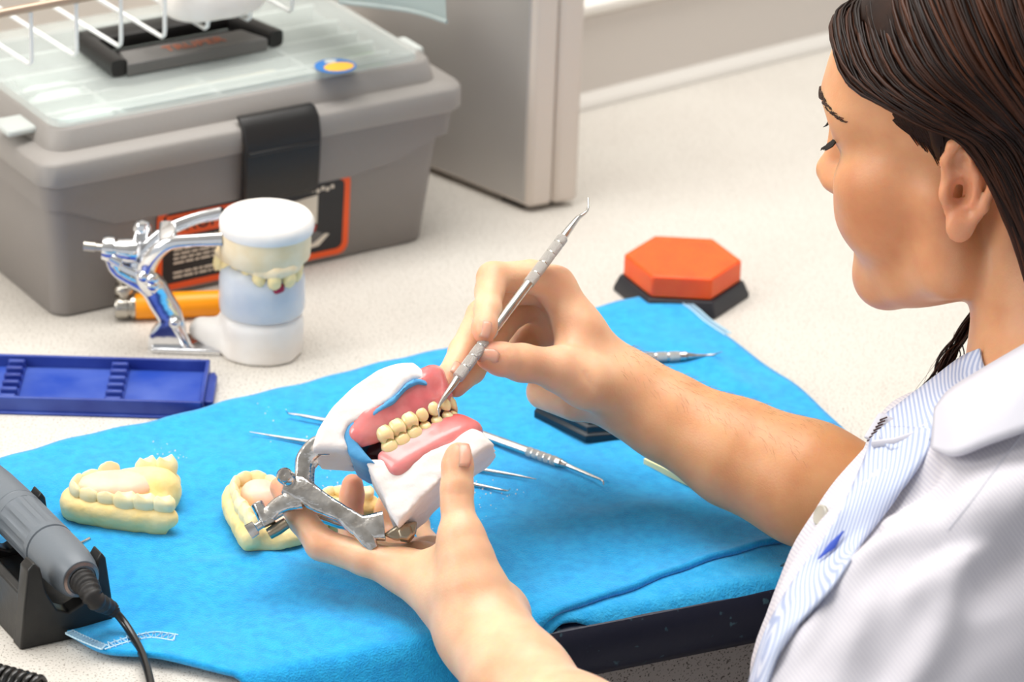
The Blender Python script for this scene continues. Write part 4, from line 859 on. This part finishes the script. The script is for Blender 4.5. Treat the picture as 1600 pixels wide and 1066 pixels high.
# left hand: palm below, thumb in front of the plaster
palmL = Uni([chain([(748, 985, -.405, 20), (700, 935, -.385, 18), (632, 893, -.362, 12.5)]), chain([(748, 980, -.398, 20), (715, 925, -.365, 17), (655, 882, -.338, 12)]), chain([(755, 975, -.392, 19), (730, 920, -.352, 16), (672, 872, -.315, 11.5)]),
             chain([(765, 970, -.385, 18), (745, 920, -.342, 15), (692, 872, -.295, 10.5)]), chain([(752, 985, -.408, 20), (737, 920, -.405, 19.5), (722, 850, -.398, 13)]), chain([(690, 890, -.375, 13), (715, 865, -.385, 11.5)]), chain([(772, 968, -.392, 17), (786, 958, -.388, 13.5)])], .012)
fingL = [chain([(632, 893, -.362, 11.8), (570, 873, -.358, 9.6), (502, 851, -.352, 9.0), (472, 812, -.345, 8.0), (452, 782, -.338, 7.4), (438, 762, -.334, 6.4)]),
         chain([(655, 882, -.338, 11.5), (590, 872, -.305, 9.2), (551, 862, -.288, 8.4), (547, 810, -.285, 7.4), (550, 775, -.285, 6.9), (551, 757, -.285, 6.4)]),
         chain([(672, 872, -.315, 11), (625, 858, -.283, 8.8), (603, 842, -.268, 8), (604, 800, -.264, 7), (610, 770, -.264, 6.2)]),
         chain([(692, 872, -.295, 10), (665, 850, -.262, 7.8), (655, 830, -.252, 7), (652, 795, -.25, 6.2)]),
         chain([(728, 868, -.402, 14), (720, 832, -.398, 11), (714, 790, -.392, 8.8), (714, 764, -.390, 9.0), (715, 728, -.386, 8.7), (716, 712, -.385, 7.6)])]
foreL = chain([(750, 985, -.405, 20.5), (775, 1015, -.420, 21.5), (810, 1062, -.450, 24.5), (900, 1160, -.51, 31), (1180, 1290, -.58, 36)], .02)
armL = Uni([foreL, Cone(elL, shL, .036, .048)], .02)
handR = Uni([Uni([palmR, f], .007) for f in fingR]); handL = Uni([Uni([palmL, f], .007) for f in fingL])
def crease(px0, py0, px1, py1, dep, r=2.0):
    return Cone(V(px0, py0, dep), V(px1, py1, dep), r*1e-3)
bodyN = Uni([Uni([face, trunk], .014), Uni([handR, armR], .012), Uni([handL, armL], .012)], .012)
def cr_on(node, pts_, rad, inset):
    P = [(p, surf(node, *p)) for p in pts_]; P = [V(p[0], p[1], d+inset*1e-3) for p, d in P if d is not None]
    return [Cone(P[i], P[i+1], rad*1e-3) for i in range(len(P)-1)]
cre = []
for pts_ in ([(812, 549), (818, 562), (817, 578)], [(795, 545), (800, 553)], [(781, 440), (788, 452), (787, 468)], [(695, 768), (714, 772), (733, 768)], [(697, 757), (714, 760), (732, 757)], [(500, 834), (496, 846)], [(505, 836), (503, 848)], [(900, 560), (930, 612)]):
    cre += cr_on(Uni([handR, handL], 0), pts_, 1.5, -1.05)
bodyN = Sub(bodyN, Uni(cre, 0), .0012)
pts, fc = sdf(bodyN, CH+np.array([-.46, -.34, -.36]), HO+np.array([.25, .22, .16]), .00165, smooth=2)
# skin colour: cheeks, lips, knuckles, fingertips; shade on the face is painted in too
loc = (pts-HO)@HR.T/HS
colr = np.tile(np.array(rgb('efc5a2')), (len(pts), 1))
def blend(c, w): global colr; colr = colr*(1-w[:, None])+np.array(rgb(c))*w[:, None]
def gw(p, r): return np.exp(-(((loc-np.array(p))/np.array(r))**2).sum(1))
isH = 1/(1+np.exp((np.linalg.norm(pts-HO-hu*-.03, axis=1)-.215)/.018))
blend('d99862', .62*isH*1.0); blend('d58350', .55*np.minimum(1, gw((52, 50, -20), (34, 30, 26))+gw((52, -50, -20), (34, 30, 26))))  # first blend paints the shaded face's darker orange over the head, then cheek blush
blend('b9605a', .8*np.minimum(1, gw((97, 0, -40), (9, 20, 10)))); blend('d98a70', .45*gw((-12, 76, 0), (18, 12, 34)))
for p in ((757, 530, -.322), (693, 603, -.33), (712, 608, -.31), (763, 557, -.32), (716, 705, -.39), (438, 762, -.338), (551, 752, -.288), (551, 790, -.288)):
    blend('e39478', .55*np.exp(-(np.linalg.norm(pts-V(*p), axis=1)/.011)**2))
for p in ((768, 430, -.285), (815, 567, -.312), (714, 764, -.40), (502, 851, -.36), (868, 447, -.268)):
    blend('dd9c76', .35*np.exp(-(np.linalg.norm(pts-V(*p), axis=1)/.010)**2))
wr_, fd_ = V(968, 604, -.25), V(1260, 755, -.284); fl_ = np.linalg.norm(fd_-wr_); tt = np.clip(((pts-wr_)@nrm(fd_-wr_))/fl_+.10, 0, 1); rad_ = np.linalg.norm(pts-wr_-np.outer((pts-wr_)@nrm(fd_-wr_), nrm(fd_-wr_)), axis=1)
blend('d29a66', .62*np.minimum(1, tt*2.2)*(rad_ < .075))
obj('body', (pts, fc), 'skin', person, colors=colr, angle=180)
# ---- nails: curved plates seated on the fingertips
def nail(p, tipdir, nor, w, l, nm='fingernail'):
    t = nrm(tipdir); n_ = nrm(nor-t*np.dot(nor, t)); b = np.cross(t, n_); rows = []
    for i in range(7):
        u = -1+2*i/6; ww = w*(1-.28*max(0, u)**2-.35*max(0, -u)**3); rows.append([p+t*l*u+b*ww*math.sin(a)-n_*w*.85*(1-math.cos(a))-n_*.0006*u*u for a in np.linspace(-1.1, 1.1, 9)])
    return obj(nm, MB().grid(rows), 'nail', person, solid=.0007)
from mathutils.bvhtree import BVHTree
SKIN = BVHTree.FromPolygons([Vector(p) for p in pts], fc.tolist())
def snap(p, d):    # nearest skin point along +-d
    d = Vector(nrm(d)); p = Vector(p); h = SKIN.ray_cast(p-d*.03, d, .12)
    return np.array(h[0] if h[0] is not None else SKIN.find_nearest(p)[0])
for (a, b_, up_, w, l) in (((772, 559), (756, 556), -.33, .0056, .0058), ((757, 505), (754, 522), -.34, .0045, .005), ((712, 563), (702, 580), -.34, .0047, .0055), ((719, 724), (718, 700), -.41, .0062, .0072)):
    tA, tB = V(a[0], a[1], up_), V(b_[0], b_[1], up_); d = nrm(Fv); pA, pB = snap(tA-Fv*.0, d), snap(tB, d)
    nail(pA*.5+pB*.5-Fv*.0003, pB-pA, -Fv*.9+(nrm(V(a[0]-10, a[1], up_)-tA)*.25), w, l)
mat('arm_hair', '94683f', .6)
ah = random.Random(9); mb = MB(); e1 = nrm(fd_-wr_)
for k in range(650):
    t = ah.uniform(-.05, 1.0); q = wr_+(fd_-wr_)*t; a = ah.uniform(-1.9, 1.3); n_ = Uv*math.cos(a)+(-Fv)*math.sin(a); n_ = nrm(n_-e1*np.dot(n_, e1)); s_ = snap(q+n_*.06, -n_)
    d_ = nrm(-e1*.75*0+e1*.7+np.cross(e1, n_)*ah.uniform(.1, .8)); L_h = ah.uniform(.004, .008); mb.tube([s_-n_*.0003, s_+d_*L_h*.5+n_*.0012, s_+d_*L_h+n_*.0016], [.00005, .000045, .00002], 3, up=n_)
tag(obj('arm_hair', mb, 'arm_hair', person, angle=180), kind='stuff')
# ---- hair
G0 = [(80, -6, 92), (75, 30, 84), (52, 62, 62), (14, 77, 46), (-16, 80, 30), (-36, 78, -14), (-46, 72, -70), (-52, 74, -150), (-55, 78, -210)]
G1 = [(-35, -6, 132), (-52, 40, 118), (-74, 66, 86), (-86, 68, 50), (-92, 62, 8), (-92, 60, -42), (-90, 58, -95), (-92, 60, -165), (-92, 60, -230)]
hr = random.Random(5); hm = MB(); hcol = []
def htube(*a, **k):
    hm.tube(*a, **k); t = RNG.random()**2.4; c = np.array(rgb('170b07'))*(1-t)+np.array(rgb('4c2a19'))*t; hcol.extend([c]*(len(hm.v)-len(hcol)))
def onskull(p, off):
    q = np.array([(p[0]+4)/88, p[1]/70, (p[2]-52)/72]); r = np.linalg.norm(q); t = 1+off/78
    q2 = np.array([(p[0]-42)/55, p[1]/60, (p[2]-44)/50]); r2 = np.linalg.norm(q2); t2 = 1+off/55
    if p[2] < -5: return np.array(p, float)
    a = q/r*t; A_ = np.array([a[0]*88-4, a[1]*70, a[2]*72+52]); b = q2/r2*t2; B_ = np.array([b[0]*55+42, b[1]*60, b[2]*50+44])
    w = min(1, max(0, (p[0]-5)/50)); P_ = A_*(1-w)+B_*w
    f = min(1, max(0, (p[2]+5)/25)); return np.array(p)*(1-f)+P_*f
for side in (1, -1):
    for k in range(560 if side == 1 else 220):
        s = hr.random()**1.0; off = hr.uniform(4, 11); j = [hr.gauss(0, 2.2) for _ in range(9)]; js = hr.gauss(0, .03)
        pts_ = []
        for i, (a, b) in enumerate(zip(G0, G1)):
            ss = min(1, max(0, s+js*i/6)); p = np.array(a)*(1-ss)+np.array(b)*ss
            p = onskull(p, off+(2 if i == 0 else 4)); p = p+np.array([j[i]*.6, 0, j[(i+3) % 9]*.6]); 
            if side == -1:
                p[1] = -p[1]-6
                if i > 5: p[0] += (i-5)*14*(1-s)
            pts_.append(HD(*p))
        c = catmull(pts_, 4); n = len(c); w = hr.uniform(.8, 1.9)*1e-3
        htube(c, [(w*(.35+.65*min(1, 5*i/n))*(1-.6*max(0, (i/n-.75)/.25)), w*.55) for i in range(n)], 5, up=hlft)
G2 = [(-38, -4, 134), (-66, 14, 122), (-94, 12, 88), (-104, 9, 46), (-107, 8, 0), (-107, 7, -45), (-106, 6, -95), (-106, 6, -165), (-104, 6, -230)]
for side in (1, -1):
    for k in range(230):
        s = hr.random(); off = hr.uniform(5, 11); j = [hr.gauss(0, 2.5) for _ in range(9)]; pts_ = []
        for i, (a, b) in enumerate(zip(G1, G2)):
            p = np.array(a)*(1-s)+np.array(b)*s
            if s > 0: p[0] -= 9*math.sin(math.pi*s)*(i > 3)
            p = onskull(p, off+(2 if i == 0 else 4)); p = p+np.array([0, j[i]*.7, j[(i+3) % 9]*.5])
            if side == -1: p[1] = -p[1]
            pts_.append(HD(*p))
        c = catmull(pts_, 3); n = len(c); w = hr.uniform(1.2, 2.4)*1e-3
        htube(c, [(w*(.35+.65*min(1, 5*i/n))*(1-.6*max(0, (i/n-.75)/.25)), w*.55) for i in range(n)], 5, up=hf)
def lock(pts_, n, sp, wd):
    for k in range(n):
        c = catmull([V(p[0]+hr.gauss(0, sp)*(.5+i*.35), p[1]+hr.gauss(0, sp*.5), p[2]+hr.gauss(0, .004)) for i, p in enumerate(pts_)], 5); m = len(c); htube(c, [(wd*(1-.7*i/m), wd*.6*(1-.7*i/m)) for i in range(m)], 5, up=Fv)
lock([(1535, 470, -.27), (1505, 520, -.265), (1482, 560, -.265), (1455, 610, -.262)], 60, 6, .0011); lock([(1500, 520, -.265), (1470, 570, -.265), (1430, 640, -.262), (1405, 668, -.26)], 5, 8, .0002)
lock([(1330, 760, -.335), (1285, 830, -.34), (1252, 868, -.342), (1226, 886, -.342)], 14, 3, .0007)
cap = Int([Uni([he(-4, 0, 52, 92.5, 74.5, 76.5), he(34, 0, 60, 56, 62, 42)], .02),
           Uni([Half(HD(12, 0, 0), hf), Int([Half(HD(0, 0, 68), -hu+hf*.42), Half(HD(86, 0, 0), hf)], .004)], .02), Half(HD(-20, 0, 22), -hu-hf*.45)], .006)
cap = Uni([cap, Int([he(-80, 0, -50, 24, 60, 120), Half(HD(0, 0, 60), hu)], .01)], .01)
obj('hair', hm, 'hair_strand', person, angle=180, colors=np.array(hcol))
obj('hair_base', sdf(cap, HO-.19, HO+.2, .004), 'hair_brown', person, angle=180)
# sideburn, eyebrow, lashes
mb = MB()
for k in range(260):
    x0 = hr.uniform(7, 32); top = 50-.25*(x0-8); a = np.array([x0, 66, top+hr.uniform(-4, 8)]); ln = (8+28*max(0, 1-abs(x0-14)/18))*hr.uniform(.6, 1.1); b = a+np.array([hr.uniform(-9, -3), 3, -ln])
    P_ = []
    for t in (0, .33, .66, 1): q = snap(HD(*(a*(1-t)+b*t+np.array([-2*t*t, 22, 0]))), -hlft); P_.append(q+hlft*.0005)
    mb.tube(P_, [.0006, .0007, .0005, .0002], 4)
obj('sideburn', mb, 'hair_brown', person, angle=180)
for s in (1, -1):
    mb = MB()
    for k in range(90):
        t = (k/89)**1.25; x = 94-26*t**1.4; y = 10+44*t; z = 43+4*math.sin(t*3)-5*t*t+hr.uniform(-3.2, 3.2)*(1-.7*t); d = -(hf*(1-.75*t)+hlft*s*(.2+.7*t)); q = lambda o, lo=0: HD(x-o*.6, s*(y+o), z+lo)
        a, b = snap(q(0), d), snap(q(6, 1-2.5*t), d); mb.tube([a+d*.001, b*.5+a*.5-d*.0007, b-d*.0002], [.0005*(1.3-t), .0007*(1.3-t), .0002], 4)
    obj('eyebrow', mb, 'brow_brown', person, angle=180)
    mb = MB()
    for k in range(60):
        t = k/59; an = (-.8+1.95*t) if s == 1 else (-.3+1.2*t); y = 33+15*math.sin(an); x = 73+13*math.cos(an); d = -(hf*math.cos(an)+hlft*s*math.sin(an)); a = snap(HD(x+4*math.cos(an), s*(y+4*math.sin(an)), 19.5+2.5*abs(an)), d)
        o_ = nrm(hf*math.cos(an)+hlft*s*(math.sin(an)+.2)-hu*.5); L9 = hr.uniform(.006, .0095)*(1 if s == 1 else .45); mb.tube([a-o_*.001, a+o_*L9*.5-hu*.0008, a+o_*L9-hu*.0002], [.0010, .0006, .0002], 4)
    obj('eyelashes', mb, 'lash_black', person, angle=180)
# ---- coat
mat('coat_white', 'c6c5ce', .8, bump=.06, bscale=500, sheen=.1)
def stripes(name, c1, c2, dirn, freq, sharp=.5):
    m = mat(name, c1, .8); nt = m.node_tree; N, L = nt.nodes, nt.links; tc = N.new('ShaderNodeTexCoord'); dt = N.new('ShaderNodeVectorMath'); dt.operation = 'DOT_PRODUCT'; dt.inputs[1].default_value = tuple(nrm(dirn)*freq)
    L.new(tc.outputs['Object'], dt.inputs[0]); fr_ = N.new('ShaderNodeMath'); fr_.operation = 'FRACT'; L.new(dt.outputs['Value'], fr_.inputs[0])
    r = N.new('ShaderNodeValToRGB'); r.color_ramp.interpolation = 'EASE'; e = r.color_ramp.elements; e[0].position = sharp-.12; e[0].color = (*rgb(c1), 1); e[1].position = sharp+.12; e[1].color = (*rgb(c2), 1); k = r.color_ramp.elements.new(.97); k.color = (*rgb(c2), 1); k2 = r.color_ramp.elements.new(1.0); k2.color = (*rgb(c1), 1)
    L.new(fr_.outputs[0], r.inputs[0]); L.new(r.outputs[0], N['Principled BSDF'].inputs['Base Color']); return m
stripes('coat_cloth', 'd2cfd4', 'c3c0ca', Rv*.8+Uv*.6, 480, .55); stripes('coat_inner', 'd0d6e6', 'a3b0d0', Rv*.93-Uv*.36, 560, .5)
mat('button_clear', 'd9d4c6', .15, trans=.4); mat('thread_brown', '4a3130', .8); mat('slit_blue', '3d57b8', .8)
def fold(pts, r, k=1): P = [V(*p) for p in pts]; return [Cone(P[i], P[i+1], r*1e-3, r*1e-3) for i in range(len(P)-1)]
coat = Uni([Cone(NB-ZZ*.10, V(1620, 910, -.42), .06, .10), Cone(V(1620, 910, -.42), CH-ZZ*.36, .10, .125), Cone(NB-ZZ*.07, shL, .052, .064), Cone(shL, V(1400, 1130, -.55), .066, .069), Cone(V(1400, 1130, -.55), V(1300, 1330, -.58), .069, .06),
             Cone(NB-ZZ*.07, V(1495, 765, -.22), .052, .052), Cone(V(1495, 765, -.22), V(1455, 860, -.27), .052, .05), Ell(V(1455, 850, -.36), np.array([.048, .08, .075])), Ell(V(1375, 985, -.43), np.array([.056, .06, .08])), Ell(V(1365, 1080, -.47), np.array([.066, .06, .08]))], .03)
coat = Uni([coat, Cone(V(1455, 700, -.355), V(1425, 800, -.42), .022, .029), Cone(V(1425, 800, -.42), V(1380, 905, -.45), .029, .036), Cone(V(1455, 700, -.355), V(1540, 650, -.33), .022, .03)], .03)
coat = Uni([coat, Cone(NB-fh*.045-ZZ*.035+hl*.05, NB-fh*.045-ZZ*.03-hl*.06, .040, .036)], .02)
def onfold(node, pts, rad, inset):
    P = []
    for p in pts:
        d = surf(node, *p)
        if d is not None: P.append(V(p[0], p[1], d+inset*1e-3))
    P = catmull(P, 3); n = len(P); rr_ = [rad*1e-3*(.35+.65*math.sin(math.pi*min(1, max(0, (i+.6)/(n+.2))))**.7) for i in range(n)]
    return [Cone(P[i], P[i+1], rr_[i], rr_[i+1]) for i in range(n-1)]
rd = []
for pts_, r in (([(1475, 832), (1400, 880), (1330, 960), (1270, 1066)], 15), ([(1328, 866), (1365, 838), (1425, 828)], 9), ([(1392, 752), (1330, 822), (1268, 895), (1222, 970)], 9), ([(1540, 870), (1450, 960), (1385, 1075)], 14), ([(1620, 760), (1560, 800), (1480, 836)], 12), ([(1250, 960), (1215, 1066)], 9)):
    rd += onfold(coat, pts_, r*1.1, r*.15)
coat = Uni([coat, Uni(rd, .008)], .014)
gv = []
for pts_, r in (([(1445, 738), (1385, 778), (1330, 838)], 8), ([(1345, 882), (1303, 930), (1275, 985), (1240, 1050)], 10), ([(1405, 862), (1352, 893), (1322, 915)], 7), ([(1455, 930), (1390, 1005), (1340, 1080)], 10), ([(1590, 870), (1530, 930)], 8), ([(1300, 1000), (1262, 1066)], 6)):
    gv += onfold(coat, pts_, r*1.2, -r*.30)
coat = Sub(coat, Uni(gv, .006), .012)
coat = Disp(coat, lambda P: wob(P, 45, .0022, 12)+wob(P, 110, .0009, 4))
neckhole = Uni([Cone(HD(-12, 0, -40), NB-ZZ*.015, .062, .066), Cone(HD(-12, 0, -40)+hf*.02, NB+hf*.045-ZZ*.04, .06, .05)], .01)
coat = Sub(coat, neckhole, .006)
cp_, cf_ = sdf(coat, CH+np.array([-.30, -.34, -.36]), HO+np.array([.25, .22, -.02]), .0033, smooth=3)
obj('coat', (cp_, cf_), 'coat_cloth', person, angle=180)
COAT = BVHTree.FromPolygons([Vector(p) for p in cp_], cf_.tolist())
def on(px, py, dep, lift):    # in front of the coat cloth (and skin) there, at the given depth or nearer
    r = Vector(nrm(_ray(px, py))); best = dep
    for T_ in (COAT, SKIN):
        h = T_.ray_cast(Vector(CP), r)
        if h[0] is not None: best = min(best, (np.array(h[0])-CP)@Fv-D0)
    return V(px, py, best-lift)
def px_of(p):
    q = p-CP; d = q@Fv; return 800+FPX*(q@Rv)/d, 533-FPX*(q@Uv)/d, d-D0
def sheet(rows, m, nm, th=.0016, lift=.004, per=5):
    R_ = [catmull([on(*p, lift) for p in r], per) for r in rows]; R2 = [catmull([R_[i][j] for i in range(len(R_))], per) for j in range(len(R_[0]))]
    Z = np.array([[px_of(p) for p in r] for r in R2]); D = Z[..., 2].copy()
    for i in range(D.shape[0]):
        for j in range(D.shape[1]):
            for T_ in (COAT, SKIN):
                h = T_.ray_cast(Vector(CP), Vector(nrm(_ray(Z[i, j, 0], Z[i, j, 1]))))
                if h[0] is not None: D[i, j] = min(D[i, j], (np.array(h[0])-CP)@Fv-D0-lift*.6)
    for _ in range(6):
        E = D.copy(); E[1:-1, 1:-1] = (D[1:-1, 1:-1]*2+D[:-2, 1:-1]+D[2:, 1:-1]+D[1:-1, :-2]+D[1:-1, 2:])/6; D = np.minimum(E, D+.0006)
    return obj(nm, MB().grid([[V(Z[i, j, 0], Z[i, j, 1], D[i, j]) for j in range(D.shape[1])] for i in range(D.shape[0])]), m, person, solid=th, angle=180)
sheet([[(1368, 660, -.38), (1400, 636, -.37), (1450, 598, -.35), (1500, 560, -.335), (1530, 545, -.32)], [(1376, 686, -.40), (1420, 668, -.40), (1470, 640, -.392), (1510, 606, -.37), (1540, 575, -.35)], [(1392, 705, -.42), (1440, 695, -.418), (1490, 670, -.41), (1530, 640, -.395), (1570, 610, -.38)]], 'coat_inner', 'far_lapel', lift=.006)
sheet([[(1665, 505, -.42), (1600, 541, -.435), (1530, 582, -.445), (1484, 612, -.45), (1462, 640, -.455)], [(1665, 580, -.462), (1600, 605, -.475), (1540, 635, -.480), (1490, 660, -.482), (1459, 672, -.48)], [(1675, 645, -.50), (1605, 672, -.508), (1545, 693, -.512), (1490, 712, -.508), (1456, 702, -.495)]], 'coat_white', 'collar_wing', .0025, lift=.014)
pl_ = sheet([[(1366, 668, -.40), (1350, 720, -.425), (1318, 790, -.445), (1290, 838, -.46), (1258, 882, -.465), (1218, 945, -.47), (1190, 1005, -.48), (1168, 1075, -.49)], [(1420, 668, -.44), (1396, 720, -.45), (1356, 790, -.465), (1318, 850, -.475), (1280, 898, -.48), (1236, 958, -.48), (1205, 1012, -.49), (1181, 1078, -.5)], [(1462, 672, -.45), (1440, 720, -.46), (1396, 785, -.48), (1346, 850, -.49), (1304, 912, -.495), (1254, 970, -.49), (1219, 1020, -.5), (1194, 1080, -.51)]], 'coat_inner', 'front_placket', lift=.004)
obj('lapel_edge', MB().tube([on(*p, .008) for p in [(1366, 694, -.41), (1400, 690, -.42), (1430, 680, -.43), (1452, 664, -.44)]], .0022, 8), 'coat_white', person)
# stitched buttonhole, clear button, open slit
bh0, bh1 = on(1378, 652, -.40, .008), on(1355, 690, -.41, .008)
obj('buttonhole_edge', MB().tube([bh0+Rv*.0035, bh1+Rv*.0035], [(.0062, .0016)]*2, 10, up=Rv), 'coat_white', person, bevel=.0005)
mb = MB()
for i in range(7): q = bh0+(bh1-bh0)*(i+.5)/7-Fv*.003; mb.tube([q-Rv*.0010-Uv*.0006, q+Rv*.0032+Uv*.0010], .00048, 5)
tag(obj('buttonhole_stitches', mb, 'thread_brown', person), kind='stuff')
bt = on(1284, 806, -.455, .003); obj('button', MB().lathe(bt, nrm(-Rv*.8-Fv*.5+Uv*.2), [(.0001, -.001), (.0042, -.001), (.0058, 0), (.0058, .0014), (.005, .002), (.0035, .0014), (.0001, .0014)], 20), 'button_clear', person)
sl0, sl1, sl2 = on(1318, 830, -.46, .0065), on(1300, 853, -.465, .0065), on(1278, 874, -.47, .0065)
obj('open_slit', MB().tube([sl0, sl1, sl2], [.0004, (.0020, .0006), .0003], 8, up=Rv), 'slit_blue', person)
obj('sleeve_seam', MB().tube([on(*p, -.0004) for p in catmull([np.array(q, float) for q in [(1600, 676, -.3), (1560, 728, -.3), (1520, 782, -.3), (1482, 828, -.3)]], 5)], .0009, 6), 'coat_white', person)
